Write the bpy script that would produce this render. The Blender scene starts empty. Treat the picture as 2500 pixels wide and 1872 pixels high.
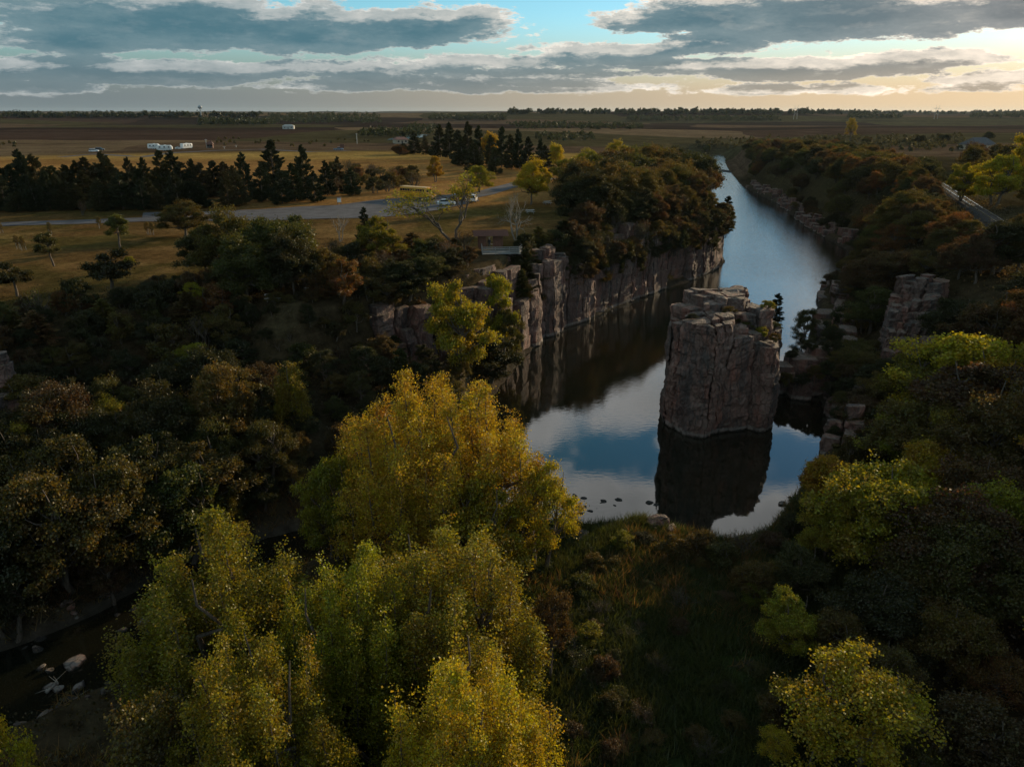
import bpy, bmesh, math, random
import numpy as np
from mathutils import Vector, Matrix
R = math.radians
SC = bpy.context.scene
COL = SC.collection
# ------------------------------------------------------------------ camera
F = 1785.0; TH = R(20.43); CAMH = 36.0          # focal length in photo pixels (2500 wide), pitch, height over the river
CT, ST = math.cos(TH), math.sin(TH)
cam_d = bpy.data.cameras.new('camera'); cam = bpy.data.objects.new('camera', cam_d); COL.objects.link(cam)
cam_d.sensor_width = 36.0; cam_d.lens = 36.0 * F / 2500.0
cam_d.clip_start = 0.5; cam_d.clip_end = 60000
cam.location = (0, 0, CAMH); cam.rotation_euler = (R(90) - TH, 0, 0)
SC.camera = cam
SC.view_settings.view_transform = 'Standard'; SC.view_settings.look = 'None'
SC.view_settings.exposure = 0.0; SC.view_settings.gamma = 1.0; SC.view_settings.use_curve_mapping = False
SC.cycles.max_bounces = 6; SC.cycles.diffuse_bounces = 3; SC.cycles.glossy_bounces = 3
SC.cycles.transmission_bounces = 4; SC.cycles.transparent_max_bounces = 4; SC.cycles.volume_bounces = 0
SC.cycles.use_denoising = True
SC.cycles.sample_clamp_indirect = 4.0
# ------------------------------------------------------------------ sun
SUN_AZ, SUN_EL = R(43.0), R(13.0)               # azimuth clockwise from the view direction (+Y)
sun_dir = Vector((math.sin(SUN_AZ) * math.cos(SUN_EL), math.cos(SUN_AZ) * math.cos(SUN_EL), math.sin(SUN_EL)))
sl = bpy.data.lights.new('sun', 'SUN'); sl.energy = 4.8; sl.angle = R(0.6); sl.color = (1.0, 0.79, 0.50)
so = bpy.data.objects.new('sun', sl); COL.objects.link(so)
so.rotation_euler = sun_dir.to_track_quat('Z', 'Y').to_euler(); so.location = (0, 0, 300)

# ------------------------------------------------------------------ node helper
class NT:
    def __init__(s, tree): s.t = tree; s.n = tree.nodes; s.l = tree.links
    def new(s, typ, **kw):
        n = s.n.new(typ)
        for k, v in kw.items(): setattr(n, k, v)
        return n
    def put(s, sock, v):
        if v is None: return
        if isinstance(v, bpy.types.NodeSocket): s.l.new(v, sock)
        elif isinstance(v, (tuple, list)) and sock.type == 'RGBA' and len(v) == 3: sock.default_value = (*v, 1)
        else: sock.default_value = v
    def m(s, op, a, b=None, c=None, clamp=False):
        n = s.new('ShaderNodeMath', operation=op, use_clamp=clamp)
        for i, v in enumerate((a, b, c)): s.put(n.inputs[i], v) if v is not None else None
        return n.outputs[0]
    def vm(s, op, a, b=None, out=0):
        n = s.new('ShaderNodeVectorMath', operation=op)
        s.put(n.inputs[0], a)
        if b is not None: s.put(n.inputs[1] if op != 'SCALE' else n.inputs['Scale'], b)
        return n.outputs[out]
    def mix(s, f, a, b, blend='MIX'):
        n = s.new('ShaderNodeMix', data_type='RGBA', blend_type=blend)
        s.put(n.inputs[0], f); s.put(n.inputs[6], a); s.put(n.inputs[7], b)
        return n.outputs[2]
    def sep(s, v):
        n = s.new('ShaderNodeSeparateXYZ'); s.put(n.inputs[0], v); return n.outputs
    def comb(s, x=0.0, y=0.0, z=0.0):
        n = s.new('ShaderNodeCombineXYZ')
        for i, v in enumerate((x, y, z)): s.put(n.inputs[i], v)
        return n.outputs[0]
    def noise(s, vec, scale=1.0, detail=4.0, rough=0.55, dist=0.0, out=0):
        n = s.new('ShaderNodeTexNoise'); s.put(n.inputs['Vector'], vec)
        s.put(n.inputs['Scale'], scale); s.put(n.inputs['Detail'], detail); s.put(n.inputs['Roughness'], rough); s.put(n.inputs['Distortion'], dist)
        return n.outputs[out]
    def voro(s, vec, scale=1.0, feature='F1', out=0, rnd=1.0):
        n = s.new('ShaderNodeTexVoronoi', feature=feature); s.put(n.inputs['Vector'], vec); s.put(n.inputs['Scale'], scale)
        s.put(n.inputs['Randomness'], rnd)
        return n.outputs[out]
    def smooth(s, v, lo, hi):
        n = s.new('ShaderNodeMapRange', interpolation_type='SMOOTHSTEP'); s.put(n.inputs[0], v)
        s.put(n.inputs[1], lo); s.put(n.inputs[2], hi); n.inputs[3].default_value = 0; n.inputs[4].default_value = 1
        return n.outputs[0]
    def mapr(s, v, lo, hi, a, b):
        n = s.new('ShaderNodeMapRange'); s.put(n.inputs[0], v)
        for i, x in enumerate((lo, hi, a, b)): s.put(n.inputs[1 + i], x)
        return n.outputs[0]
    def ramp(s, fac, stops):
        n = s.new('ShaderNodeValToRGB'); s.put(n.inputs[0], fac); e = n.color_ramp.elements
        while len(e) < len(stops): e.new(0.5)
        for el, (p, c) in zip(e, stops): el.position = p; el.color = (*c, 1)
        return n.outputs[0]
    def bump(s, h, strength=0.5, dist=0.1):
        n = s.new('ShaderNodeBump'); s.put(n.inputs['Height'], h); s.put(n.inputs['Strength'], strength); s.put(n.inputs['Distance'], dist)
        return n.outputs[0]

def ray(u, v):
    a = (u - 1250) / F; b = (936 - v) / F
    return np.array((a, CT + b * ST, -ST + b * CT))
def proj(p):
    x, y, z = p[0], p[1], p[2] - CAMH
    d = y * CT - z * ST
    return 1250 + F * x / d, 936 - F * (y * ST + z * CT) / d, d

# glow terms
# ------------------------------------------------------------------ sky (world): physical sky + clouds
world = bpy.data.worlds.new('World'); SC.world = world; world.use_nodes = True
W = NT(world.node_tree); W.n.clear()
def sky_ae(u, v):
    d = ray(u, v); return math.atan2(d[0], d[1]), d[2] / math.hypot(d[0], d[1])
CLOUDS = [  # centre and half sizes in degrees-like photo units of the cloud banks near the horizon: (u, v, half width, half height up, half height down, weight)
    (430, 62, 560, 95, 80, 1.0), (1010, 80, 270, 70, 42, .95), (180, 100, 260, 60, 34, .8), (760, 95, 260, 50, 42, .9),
    (300, 178, 620, 44, 36, .95), (760, 168, 420, 22, 22, .7), (1050, 205, 560, 28, 24, .75), (90, 212, 220, 26, 22, .6),
    (1280, 150, 420, 26, 18, .62), (1560, 125, 330, 22, 18, .55), (1650, 160, 420, 20, 16, .55), (1380, 182, 320, 18, 14, .5),
    (2080, 45, 520, 110, 58, 1.05), (1720, 45, 300, 75, 40, .9), (1730, 108, 150, 40, 32, .85), (2480, 30, 330, 85, 44, .95),
    (1930, 172, 400, 38, 26, .95), (2200, 150, 330, 24, 18, .6), (2420, 190, 190, 26, 20, .6), (1960, 222, 480, 16, 14, .42), (1450, 215, 300, 22, 16, .5)]
grp = bpy.data.node_groups.new('cloud_density', 'ShaderNodeTree')
grp.interface.new_socket('Vector', in_out='INPUT', socket_type='NodeSocketVector')
grp.interface.new_socket('Density', in_out='OUTPUT', socket_type='NodeSocketFloat')
g = NT(grp); gi = g.new('NodeGroupInput'); go = g.new('NodeGroupOutput')
sx, sy, sz = g.sep(gi.outputs[0])
hor = g.m('SQRT', g.m('ADD', g.m('MULTIPLY', sx, sx), g.m('MULTIPLY', sy, sy)))
az = g.m('ARCTAN2', sx, sy); el = g.m('DIVIDE', sz, g.m('MAXIMUM', hor, 0.02))
q = g.comb(g.m('MULTIPLY', az, 10.0), g.m('MULTIPLY', el, 34.0), 3.7)
n_bank = g.noise(q, 1.15, 8.0, 0.70, 0.0)
M_ = None
P_ = g.comb(az, el, 0.0)
for (u, v, ru, rup, rdn, wt) in CLOUDS:
    a0, e0 = sky_ae(u, v); a1, _ = sky_ae(u + ru, v); _, eu = sky_ae(u, v - rup); _, ed = sky_ae(u, v + rdn)
    n = g.new('ShaderNodeVectorMath', operation='MULTIPLY_ADD'); g.put(n.inputs[0], P_)
    ka, ku, kd = 1 / abs(a1 - a0), 1 / (eu - e0), 1 / (e0 - ed)
    n.inputs[1].default_value = (ka, ku, 0); n.inputs[2].default_value = (-a0 * ka, -e0 * ku, 0)
    w_ = g.vm('MAXIMUM', n.outputs[0], g.vm('MULTIPLY', n.outputs[0], (-1, -kd / ku, 0)))
    mk_ = g.m('MULTIPLY_ADD', g.vm('LENGTH', w_, out=1), -wt, wt)
    M_ = mk_ if M_ is None else g.m('MAXIMUM', M_, mk_)
M_ = g.m('MAXIMUM', M_, -0.6)
D1 = g.m('ADD', g.m('MULTIPLY', M_, 1.15), g.m('MULTIPLY', g.m('SUBTRACT', n_bank, 0.5), 2.3))
D1 = g.m('ADD', D1, 0.03)
inv = g.m('DIVIDE', 1.0, g.m('ADD', g.m('MAXIMUM', sz, 0.0), 0.09))
pl = g.comb(g.m('SUBTRACT', g.m('MULTIPLY', sx, inv), 0.55), g.m('MULTIPLY', sy, inv), 9.4)
n_hi = g.noise(pl, 1.05, 5.0, 0.56, 0.0)
D2 = g.m('SUBTRACT', g.m('MULTIPLY', g.m('SUBTRACT', n_hi, 0.47), 4.2), 0.12)
hi = g.m('MAXIMUM', g.smooth(el, 0.135, 0.20), g.smooth(g.m('ABSOLUTE', az), 0.68, 0.85))
D = g.m('ADD', g.m('MULTIPLY', D1, g.m('SUBTRACT', 1.0, hi)), g.m('MULTIPLY', D2, hi))
g.l.new(g.m('MULTIPLY', D, g.smooth(el, -0.01, 0.035)), go.inputs[0])

tc = W.new('ShaderNodeTexCoord'); dirv = tc.outputs['Generated']
def dens(vec):
    n = W.new('ShaderNodeGroup'); n.node_tree = grp; W.put(n.inputs[0], vec); return n.outputs[0]
d0 = dens(dirv)
d1 = dens(W.vm('NORMALIZE', W.vm('ADD', dirv, (0.008, 0.0, 0.011))))
sky = W.new('ShaderNodeTexSky', sky_type='NISHITA', sun_disc=False)
sky.sun_elevation = SUN_EL; sky.sun_rotation = SUN_AZ; sky.altitude = 300; sky.air_density = 1.0; sky.dust_density = 0.1; sky.ozone_density = 3.0
sunc = W.vm('DOT_PRODUCT', dirv, tuple(sun_dir), out=1)
glow = W.m('POWER', W.m('MAXIMUM', sunc, 0.0), 14.0)
glow3 = W.m('POWER', W.m('MAXIMUM', sunc, 0.0), 3.6)
glow2 = W.m('POWER', W.m('MAXIMUM', sunc, 0.0), 90.0)
SKY_STR = 0.15
skyc = W.mix(1.0, sky.outputs[0], W.mix(glow3, W.mix(W.smooth(W.sep(dirv)[2], 0.05, 0.35), (0.68, 0.92, 0.92), (0.50, 1.12, 0.84)), (0.80, 0.95, 0.97)), 'MULTIPLY')
skyc = W.vm('SCALE', skyc, SKY_STR)
skyc = W.vm('ADD', skyc, W.vm('SCALE', W.comb(1.0, 0.86, 0.62), W.m('MULTIPLY', glow2, 2.4)))
elw = W.sep(dirv)[2]
skyc = W.mix(W.smooth(elw, 0.115, 0.012), skyc, W.mix(glow3, (0.17, 0.215, 0.23), (1.0, 0.72, 0.42)))
cov = W.smooth(d0, 0.0, 0.16)
thick = W.smooth(d0, 0.0, 0.26)
shade = W.smooth(d1, -0.22, 0.42)
shade = W.m('MULTIPLY', W.m('MAXIMUM', shade, W.m('MULTIPLY', thick, 0.5)), W.m('ADD', 0.2, W.m('MULTIPLY', thick, 0.8)))
azw, elq = W.m('ARCTAN2', W.sep(dirv)[0], W.sep(dirv)[1]), W.sep(dirv)[2]
n_t = W.noise(W.comb(W.m('MULTIPLY', azw, 26.0), W.m('MULTIPLY', elq, 80.0), 2.0), 1.0, 4.0, 0.6)
shade = W.m('ADD', shade, W.m('MULTIPLY', W.m('SUBTRACT', n_t, 0.47), W.m('ADD', 0.5, W.m('MULTIPLY', W.m('SUBTRACT', 1.0, shade), 1.1))), clamp=True)
dark = W.mix(glow, (0.082, 0.185, 0.232), (0.26, 0.24, 0.232))
dark = W.mix(W.smooth(d0, 1.15, 0.12), dark, W.mix(glow, (0.17, 0.27, 0.305), (0.42, 0.38, 0.35)))
lit = W.mix(glow3, (0.62, 0.64, 0.63), (1.55, 1.32, 1.06))
lit = W.mix(W.smooth(elw, 0.13, 0.3), lit, (1.15, 1.15, 1.12)); lit = W.mix(W.smooth(elw, 0.5, 0.75), lit, (0.6, 0.62, 0.63))
dark = W.mix(W.m('MULTIPLY', W.smooth(elw, 0.08, 0.01), 0.75), dark, W.mix(glow3, (0.17, 0.21, 0.225), (0.62, 0.46, 0.30)))
dark = W.mix(W.smooth(elw, 0.16, 0.3), dark, W.mix(W.smooth(d0, 0.1, 1.0), (0.80, 0.82, 0.82), (0.38, 0.41, 0.42)))
cloudc = W.mix(shade, lit, dark)
final = W.mix(cov, skyc, cloudc)
bg = W.new('ShaderNodeBackground'); W.put(bg.inputs[0], final); bg.inputs[1].default_value = 1.0
wo = W.new('ShaderNodeOutputWorld'); W.l.new(bg.outputs[0], wo.inputs[0])
world.cycles.sampling_method = 'MANUAL'; world.cycles.sample_map_resolution = 256

# ------------------------------------------------------------------ materials
def mat(name):
    m = bpy.data.materials.new(name); m.use_nodes = True; t = NT(m.node_tree); t.n.clear()
    out = t.new('ShaderNodeOutputMaterial'); return m, t, out
def simple(name, col, rough=0.7, metal=0.0, var=0.12, scale=3.0, bump=0.0, spec=0.5):
    m, t, out = mat(name); b = t.new('ShaderNodeBsdfPrincipled')
    tcn = t.new('ShaderNodeTexCoord'); n = t.noise(tcn.outputs['Object'], scale, 5.0, 0.6)
    c = t.mix(t.mapr(n, 0.3, 0.7, 0.0, 1.0), tuple(x * (1 - var) for x in col), tuple(min(1, x * (1 + var)) for x in col))
    t.put(b.inputs['Base Color'], c); b.inputs['Roughness'].default_value = rough; b.inputs['Metallic'].default_value = metal
    b.inputs['Specular IOR Level'].default_value = spec
    if bump: t.put(b.inputs['Normal'], t.bump(t.noise(tcn.outputs['Object'], scale * 4, 5.0), bump, 0.05))
    t.l.new(b.outputs[0], out.inputs[0]); return m

def leaf_material(name, gloss=0.05, trans=0.45, grough=0.33):
    m, t, out = mat(name)
    oi = t.new('ShaderNodeObjectInfo'); at = t.new('ShaderNodeAttribute', attribute_name='rnd'); rn = at.outputs['Fac']
    tcn = t.new('ShaderNodeTexCoord')
    pn = t.noise(tcn.outputs['Object'], 0.45, 3.0, 0.6)
    hs = t.new('ShaderNodeHueSaturation')
    t.put(hs.inputs['Hue'], t.m('ADD', t.m('MULTIPLY', t.m('SUBTRACT', rn, 0.5), 0.05), t.m('ADD', 0.5, t.m('MULTIPLY', t.m('SUBTRACT', pn, 0.48), 0.14))))
    t.put(hs.inputs['Value'], t.m('ADD', 0.55, t.m('MULTIPLY', t.m('FRACT', t.m('MULTIPLY', rn, 7.31)), 0.9)))
    t.put(hs.inputs['Color'], oi.outputs['Color'])
    c = hs.outputs[0]
    d = t.new('ShaderNodeBsdfDiffuse'); t.put(d.inputs[0], c)
    tr = t.new('ShaderNodeBsdfTranslucent'); t.put(tr.inputs[0], t.mix(1.0, c, (1.38, 1.14, 0.6), 'MULTIPLY'))
    mx = t.new('ShaderNodeMixShader'); mx.inputs[0].default_value = trans; t.l.new(d.outputs[0], mx.inputs[1]); t.l.new(tr.outputs[0], mx.inputs[2])
    gl = t.new('ShaderNodeBsdfGlossy'); gl.inputs['Roughness'].default_value = grough; t.put(gl.inputs[0], (0.9, 0.9, 0.85))
    mx2 = t.new('ShaderNodeMixShader'); mx2.inputs[0].default_value = gloss; t.l.new(mx.outputs[0], mx2.inputs[1]); t.l.new(gl.outputs[0], mx2.inputs[2])
    t.l.new(mx2.outputs[0], out.inputs[0]); return m
LEAF = leaf_material('leaf', 0.025, 0.5, 0.45); NEEDLE = leaf_material('needle', 0.02, 0.12, 0.5)

def bark_material(name, c1, c2):
    m, t, out = mat(name); b = t.new('ShaderNodeBsdfPrincipled'); tcn = t.new('ShaderNodeTexCoord')
    v = t.vm('MULTIPLY', tcn.outputs['Object'], (1.0, 1.0, 0.25)); n = t.noise(v, 6.0, 5.0, 0.65)
    t.put(b.inputs['Base Color'], t.mix(t.mapr(n, 0.35, 0.65, 0, 1), c1, c2)); b.inputs['Roughness'].default_value = 0.9
    t.put(b.inputs['Normal'], t.bump(n, 0.6, 0.05)); t.l.new(b.outputs[0], out.inputs[0]); return m
BARK = bark_material('bark', (0.05, 0.035, 0.025), (0.13, 0.10, 0.075)); PALE_BARK = bark_material('pale_bark', (0.14, 0.12, 0.10), (0.28, 0.25, 0.21))

def rock_material():
    m, t, out = mat('quartzite'); b = t.new('ShaderNodeBsdfPrincipled'); ge = t.new('ShaderNodeNewGeometry'); p = ge.outputs['Position']
    oi = t.new('ShaderNodeObjectInfo')
    big = t.noise(p, 0.22, 5.0, 0.6); fine = t.noise(p, 2.6, 6.0, 0.65)
    streak = t.noise(t.vm('MULTIPLY', p, (1.0, 1.0, 0.10)), 1.5, 5.0, 0.65)
    beds = t.noise(t.vm('MULTIPLY', p, (0.25, 0.25, 3.2)), 1.0, 4.0, 0.6)
    c = t.ramp(t.m('ADD', t.m('MULTIPLY', big, 0.6), t.m('MULTIPLY', fine, 0.4)), [(0.3, (0.085, 0.055, 0.045)), (0.45, (0.17, 0.108, 0.088)), (0.56, (0.22, 0.155, 0.13)), (0.7, (0.30, 0.25, 0.225))])
    c = t.mix(t.m('MULTIPLY', t.smooth(streak, 0.52, 0.68), 0.75), c, (0.04, 0.036, 0.034))
    c = t.mix(t.m('MULTIPLY', t.smooth(t.noise(p, 0.8, 4.0, 0.6), 0.58, 0.72), 0.4), c, (0.20, 0.195, 0.165))
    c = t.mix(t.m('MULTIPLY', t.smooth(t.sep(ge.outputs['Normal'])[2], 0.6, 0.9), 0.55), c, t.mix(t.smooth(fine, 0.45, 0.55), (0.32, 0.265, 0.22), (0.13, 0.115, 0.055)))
    c = t.mix(1.0, c, t.mix(oi.outputs['Random'], (0.62, 0.58, 0.575), (0.95, 0.80, 0.765)), 'MULTIPLY')
    c = t.mix(t.m('MULTIPLY', t.smooth(t.noise(t.vm('MULTIPLY', p, (1.0, 1.0, 0.35)), 0.55, 4.0, 0.6), 0.50, 0.62), 0.55), c, t.mix(1.0, c, (1.55, 1.05, 0.92), 'MULTIPLY'))
    c = t.mix(t.m('MULTIPLY', t.smooth(t.noise(t.vm('MULTIPLY', p, (1.0, 1.0, 0.16)), 0.42, 5.0, 0.7), 0.52, 0.60), 0.7), c, (0.045, 0.042, 0.04))
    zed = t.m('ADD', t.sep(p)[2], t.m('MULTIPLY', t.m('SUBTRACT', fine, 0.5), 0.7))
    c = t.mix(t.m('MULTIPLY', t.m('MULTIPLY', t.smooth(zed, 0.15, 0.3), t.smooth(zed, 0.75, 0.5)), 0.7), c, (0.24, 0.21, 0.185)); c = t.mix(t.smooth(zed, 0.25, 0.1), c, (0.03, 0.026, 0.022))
    t.put(b.inputs['Base Color'], c); b.inputs['Roughness'].default_value = 0.82; b.inputs['Specular IOR Level'].default_value = 0.35
    cr = t.voro(t.vm('MULTIPLY', t.vm('ADD', p, t.vm('SCALE', t.noise(p, 1.2, 3.0, 0.5, 0.0, 1), 0.5)), (1.0, 1.0, 0.55)), 1.3, 'DISTANCE_TO_EDGE')
    h = t.m('ADD', t.m('MULTIPLY', t.smooth(cr, 0.0, 0.06), 0.5), t.m('ADD', t.m('MULTIPLY', fine, 0.8), t.m('ADD', t.m('MULTIPLY', beds, 0.5), t.m('MULTIPLY', streak, 0.5))))
    t.put(b.inputs['Normal'], t.bump(h, 1.0, 0.30))
    t.l.new(b.outputs[0], out.inputs[0]); return m
ROCK = rock_material()

def ground_material():
    m, t, out = mat('ground'); b = t.new('ShaderNodeBsdfPrincipled'); ge = t.new('ShaderNodeNewGeometry'); p = ge.outputs['Position']
    at = t.new('ShaderNodeAttribute', attribute_name='col')
    n1 = t.noise(p, 0.9, 6.0, 0.7); n2 = t.noise(p, 0.06, 5.0, 0.6); n3 = t.noise(t.vm('MULTIPLY', p, (0.004, 0.02, 1)), 1.0, 5.0, 0.6)
    v = t.m('MULTIPLY', t.mapr(n1, 0.25, 0.75, 0.35, 1.65), t.m('MULTIPLY', t.mapr(n2, 0.25, 0.75, 0.65, 1.35), t.mapr(n3, 0.3, 0.7, 0.7, 1.3)))
    px_, py_, pz_ = t.sep(p)
    wob = t.noise(t.vm('MULTIPLY', p, (0.0012, 0.0012, 0.0)), 1.0, 3.0, 0.5, 0.0, 1); wx, wy, wz = t.sep(wob)
    fx = t.m('FLOOR', t.m('ADD', t.m('DIVIDE', px_, 560.0), t.m('MULTIPLY', wx, 0.9))); fy = t.m('FLOOR', t.m('ADD', t.m('DIVIDE', py_, 260.0), t.m('MULTIPLY', wy, 1.6)))
    wn = t.new('ShaderNodeTexWhiteNoise', noise_dimensions='2D'); t.put(wn.inputs['Vector'], t.comb(fx, fy, 0.0))
    fields = t.ramp(wn.outputs['Value'], [(0.0, (0.030, 0.020, 0.015)), (0.18, (0.058, 0.036, 0.024)), (0.36, (0.055, 0.045, 0.022)), (0.52, (0.085, 0.055, 0.034)), (0.68, (0.050, 0.031, 0.022)), (0.84, (0.120, 0.082, 0.048))])
    fields.node.color_ramp.interpolation = 'CONSTANT'
    c = t.vm('SCALE', t.mix(at.outputs['Alpha'], at.outputs['Color'], fields), v)
    c = t.mix(t.m('MULTIPLY', t.smooth(n2, 0.5, 0.62), 0.14), c, t.mix(1.0, c, (0.7, 1.05, 0.75), 'MULTIPLY'))
    t.put(b.inputs['Base Color'], c); b.inputs['Roughness'].default_value = 1.0; b.inputs['Specular IOR Level'].default_value = 0.0
    t.put(b.inputs['Normal'], t.bump(t.m('ADD', n1, t.noise(p, 3.5, 4.0, 0.7)), 0.55, 0.3))
    t.l.new(b.outputs[0], out.inputs[0]); return m
GROUND = ground_material()

def water_material():
    m, t, out = mat('water'); b = t.new('ShaderNodeBsdfPrincipled'); ge = t.new('ShaderNodeNewGeometry'); p = ge.outputs['Position']
    n0 = t.noise(p, 0.05, 3.0, 0.5)
    t.put(b.inputs['Base Color'], t.mix(t.mapr(n0, 0.35, 0.65, 0, 1), (0.006, 0.008, 0.005), (0.016, 0.012, 0.006)))
    b.inputs['IOR'].default_value = 1.9; b.inputs['Specular IOR Level'].default_value = 0.5
    b.inputs['Roughness'].default_value = 0.03
    w1 = t.noise(t.vm('MULTIPLY', p, (1.0, 2.2, 1.0)), 1.1, 3.0, 0.5, 0.4); w2 = t.noise(p, 4.5, 2.0, 0.5)
    wind = t.smooth(t.noise(t.vm('MULTIPLY', p, (0.02, 0.03, 1)), 1.0, 3.0, 0.5), 0.40, 0.62)
    far = t.smooth(t.sep(p)[1], 95.0, 190.0); wind = t.m('MULTIPLY', wind, t.smooth(t.sep(p)[0], -14.0, 0.0))
    amp = t.m('ADD', t.m('ADD', 0.004, t.m('MULTIPLY', wind, 0.022)), t.m('MULTIPLY', far, 0.12))
    bn = t.new('ShaderNodeBump'); t.put(bn.inputs['Height'], t.m('ADD', w1, t.m('MULTIPLY', w2, 0.25))); t.put(bn.inputs['Strength'], amp); bn.inputs['Distance'].default_value = 0.35
    t.l.new(bn.outputs[0], b.inputs['Normal']); t.l.new(b.outputs[0], out.inputs[0]); return m
WATER = water_material()
ASPHALT = simple('asphalt', (0.085, 0.080, 0.084), 0.95, 0, 0.3, 0.35, 0.2, 0.12)
GRAVEL = simple('gravel', (0.055, 0.050, 0.047), 1.0, 0, 0.35, 2.0, 0.5, 0.05)

# ------------------------------------------------------------------ mesh helpers
def mesh_np(name, V, Q, attr=None, smooth=False):
    V = np.asarray(V, np.float32); Q = np.asarray(Q, np.int32); k = Q.shape[1]
    me = bpy.data.meshes.new(name); me.vertices.add(len(V)); me.vertices.foreach_set('co', V.ravel())
    me.loops.add(Q.size); me.loops.foreach_set('vertex_index', Q.ravel())
    me.polygons.add(len(Q)); me.polygons.foreach_set('loop_start', np.arange(0, Q.size, k, dtype=np.int32))
    if smooth: me.polygons.foreach_set('use_smooth', np.ones(len(Q), bool))
    if attr is not None:
        a = me.attributes.new('rnd', 'FLOAT', 'FACE'); a.data.foreach_set('value', np.asarray(attr, np.float32))
    me.update(calc_edges=True); return me
def link(name, me, m=None, parent=None, kind=None):
    o = bpy.data.objects.new(name, me); COL.objects.link(o)
    if m is not None and me is not None:
        me.materials.clear(); me.materials.append(m)
    if parent is not None: o.parent = parent
    if kind: o['kind'] = kind
    return o
def tag(o, label, cat, group=None):
    o['label'] = label; o['category'] = cat
    if group: o['group'] = group
    return o
def empty(name, loc=(0, 0, 0), rz=0.0):
    o = bpy.data.objects.new(name, None); COL.objects.link(o); o.location = loc; o.rotation_euler = (0, 0, rz); o.empty_display_size = 0.5
    return o
def from_bm(bm, name, m, parent=None, smooth=False):
    me = bpy.data.meshes.new(name); bm.to_mesh(me); bm.free()
    if smooth: me.polygons.foreach_set('use_smooth', np.ones(len(me.polygons), bool))
    return link(name, me, m, parent)
def bx(bm, c, s, rot=None, bevel=0.0):
    r = bmesh.ops.create_cube(bm, size=1.0); vs = r['verts']
    bmesh.ops.scale(bm, vec=s, verts=vs)
    if bevel:
        es = list({e for v in vs for e in v.link_edges}); bmesh.ops.bevel(bm, geom=es, offset=bevel, segments=1, affect='EDGES'); 
        vs = [v for v in bm.verts if v.tag is False and v.is_valid] if False else vs
    vs = [v for v in vs if v.is_valid]
    if rot is not None: bmesh.ops.rotate(bm, cent=(0, 0, 0), matrix=rot, verts=vs)
    bmesh.ops.translate(bm, vec=c, verts=vs); return vs
def box(name, c, s, m, parent=None, rot=None):
    bm = bmesh.new(); bx(bm, c, s, rot); return from_bm(bm, name, m, parent)
def cyl(name, p0, p1, r, m, parent=None, n=10, r2=None):
    p0, p1 = Vector(p0), Vector(p1); d = p1 - p0; bm = bmesh.new()
    bmesh.ops.create_cone(bm, cap_ends=True, segments=n, radius1=r, radius2=r if r2 is None else r2, depth=d.length)
    bmesh.ops.transform(bm, matrix=Matrix.Translation((p0 + p1) / 2) @ d.to_track_quat('Z', 'Y').to_matrix().to_4x4(), verts=bm.verts)
    return from_bm(bm, name, m, parent)

# ------------------------------------------------------------------ terrain height
def pdist(X, Y, poly, closed=True):
    P = np.asarray(poly, float); A = P; B = np.roll(P, -1, 0)
    if not closed: A, B = P[:-1], P[1:]
    d2 = np.full(X.shape, 1e18)
    for (ax, ay), (bx_, by_) in zip(A, B):
        dx, dy = bx_ - ax, by_ - ay; L = dx * dx + dy * dy + 1e-9
        t = np.clip(((X - ax) * dx + (Y - ay) * dy) / L, 0, 1)
        d2 = np.minimum(d2, (X - ax - t * dx) ** 2 + (Y - ay - t * dy) ** 2)
    return np.sqrt(d2)
def inside(X, Y, poly):
    P = np.asarray(poly, float); r = np.zeros(X.shape, bool); j = len(P) - 1
    for i in range(len(P)):
        xi, yi = P[i]; xj, yj = P[j]
        c = ((yi > Y) != (yj > Y)) & (X < (xj - xi) * (Y - yi) / (yj - yi + 1e-12) + xi)
        r ^= c; j = i
    return r
def sstep(a, b, x):
    t = np.clip((x - a) / (b - a), 0, 1); return t * t * (3 - 2 * t)
def vnoise(x, y, seed=0):
    xi, yi = np.floor(x), np.floor(y); xf, yf = x - xi, y - yi
    def h(a, b):
        s = np.sin(a * 127.1 + b * 311.7 + seed * 74.7) * 43758.5453; return s - np.floor(s)
    u, v = xf * xf * (3 - 2 * xf), yf * yf * (3 - 2 * yf)
    return (h(xi, yi) * (1 - u) + h(xi + 1, yi) * u) * (1 - v) + (h(xi, yi + 1) * (1 - u) + h(xi + 1, yi + 1) * u) * v
def fbm(x, y, seed=0, o=4):
    r = 0; a = 0.5; 
    for i in range(o): r = r + a * vnoise(x * 2 ** i, y * 2 ** i, seed + i); a *= 0.5
    return r
LSHORE = [(3, 58.5), (-2, 63), (-4, 72), (-3, 88), (0, 100), (2.6, 109), (6.7, 121), (12.6, 127.6), (19.8, 137.8), (30.3, 151.4), (39.4, 161), (47.8, 172), (54.7, 185), (57, 200), (60, 225), (64, 260), (70, 300), (82, 350), (94, 400), (107, 460), (115, 520), (126, 590), (140, 655), (150, 700)]
RSHORE = [(190, 700), (178, 640), (160, 575), (142, 500), (117, 385), (109, 306), (96, 240), (92, 202), (82, 180), (64, 150), (53, 125), (46, 105), (41, 92), (38.5, 82), (35.7, 76), (29.6, 67), (25.3, 61), (22.2, 57), (18.9, 55.7), (14.6, 57.7), (11.9, 59.5), (7, 58)]
WPOLY = LSHORE + RSHORE
STREAM = [(1, 60.5), (-9, 57.5), (-18, 55.5), (-24, 50), (-28.5, 42.0), (-35, 37.5), (-48, 33), (-70, 28)]
LCLIFF = [(-200, -10), (-130, 20), (-90, 38), (-60, 56), (-45, 66), (-32, 73), (-22, 81), (-14, 90), (-7, 96.5), (-3, 101), (1, 109), (5, 122), (12, 129), (19, 139), (29.5, 152.5), (38.5, 162.5), (47, 174), (53.5, 186)]
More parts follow.
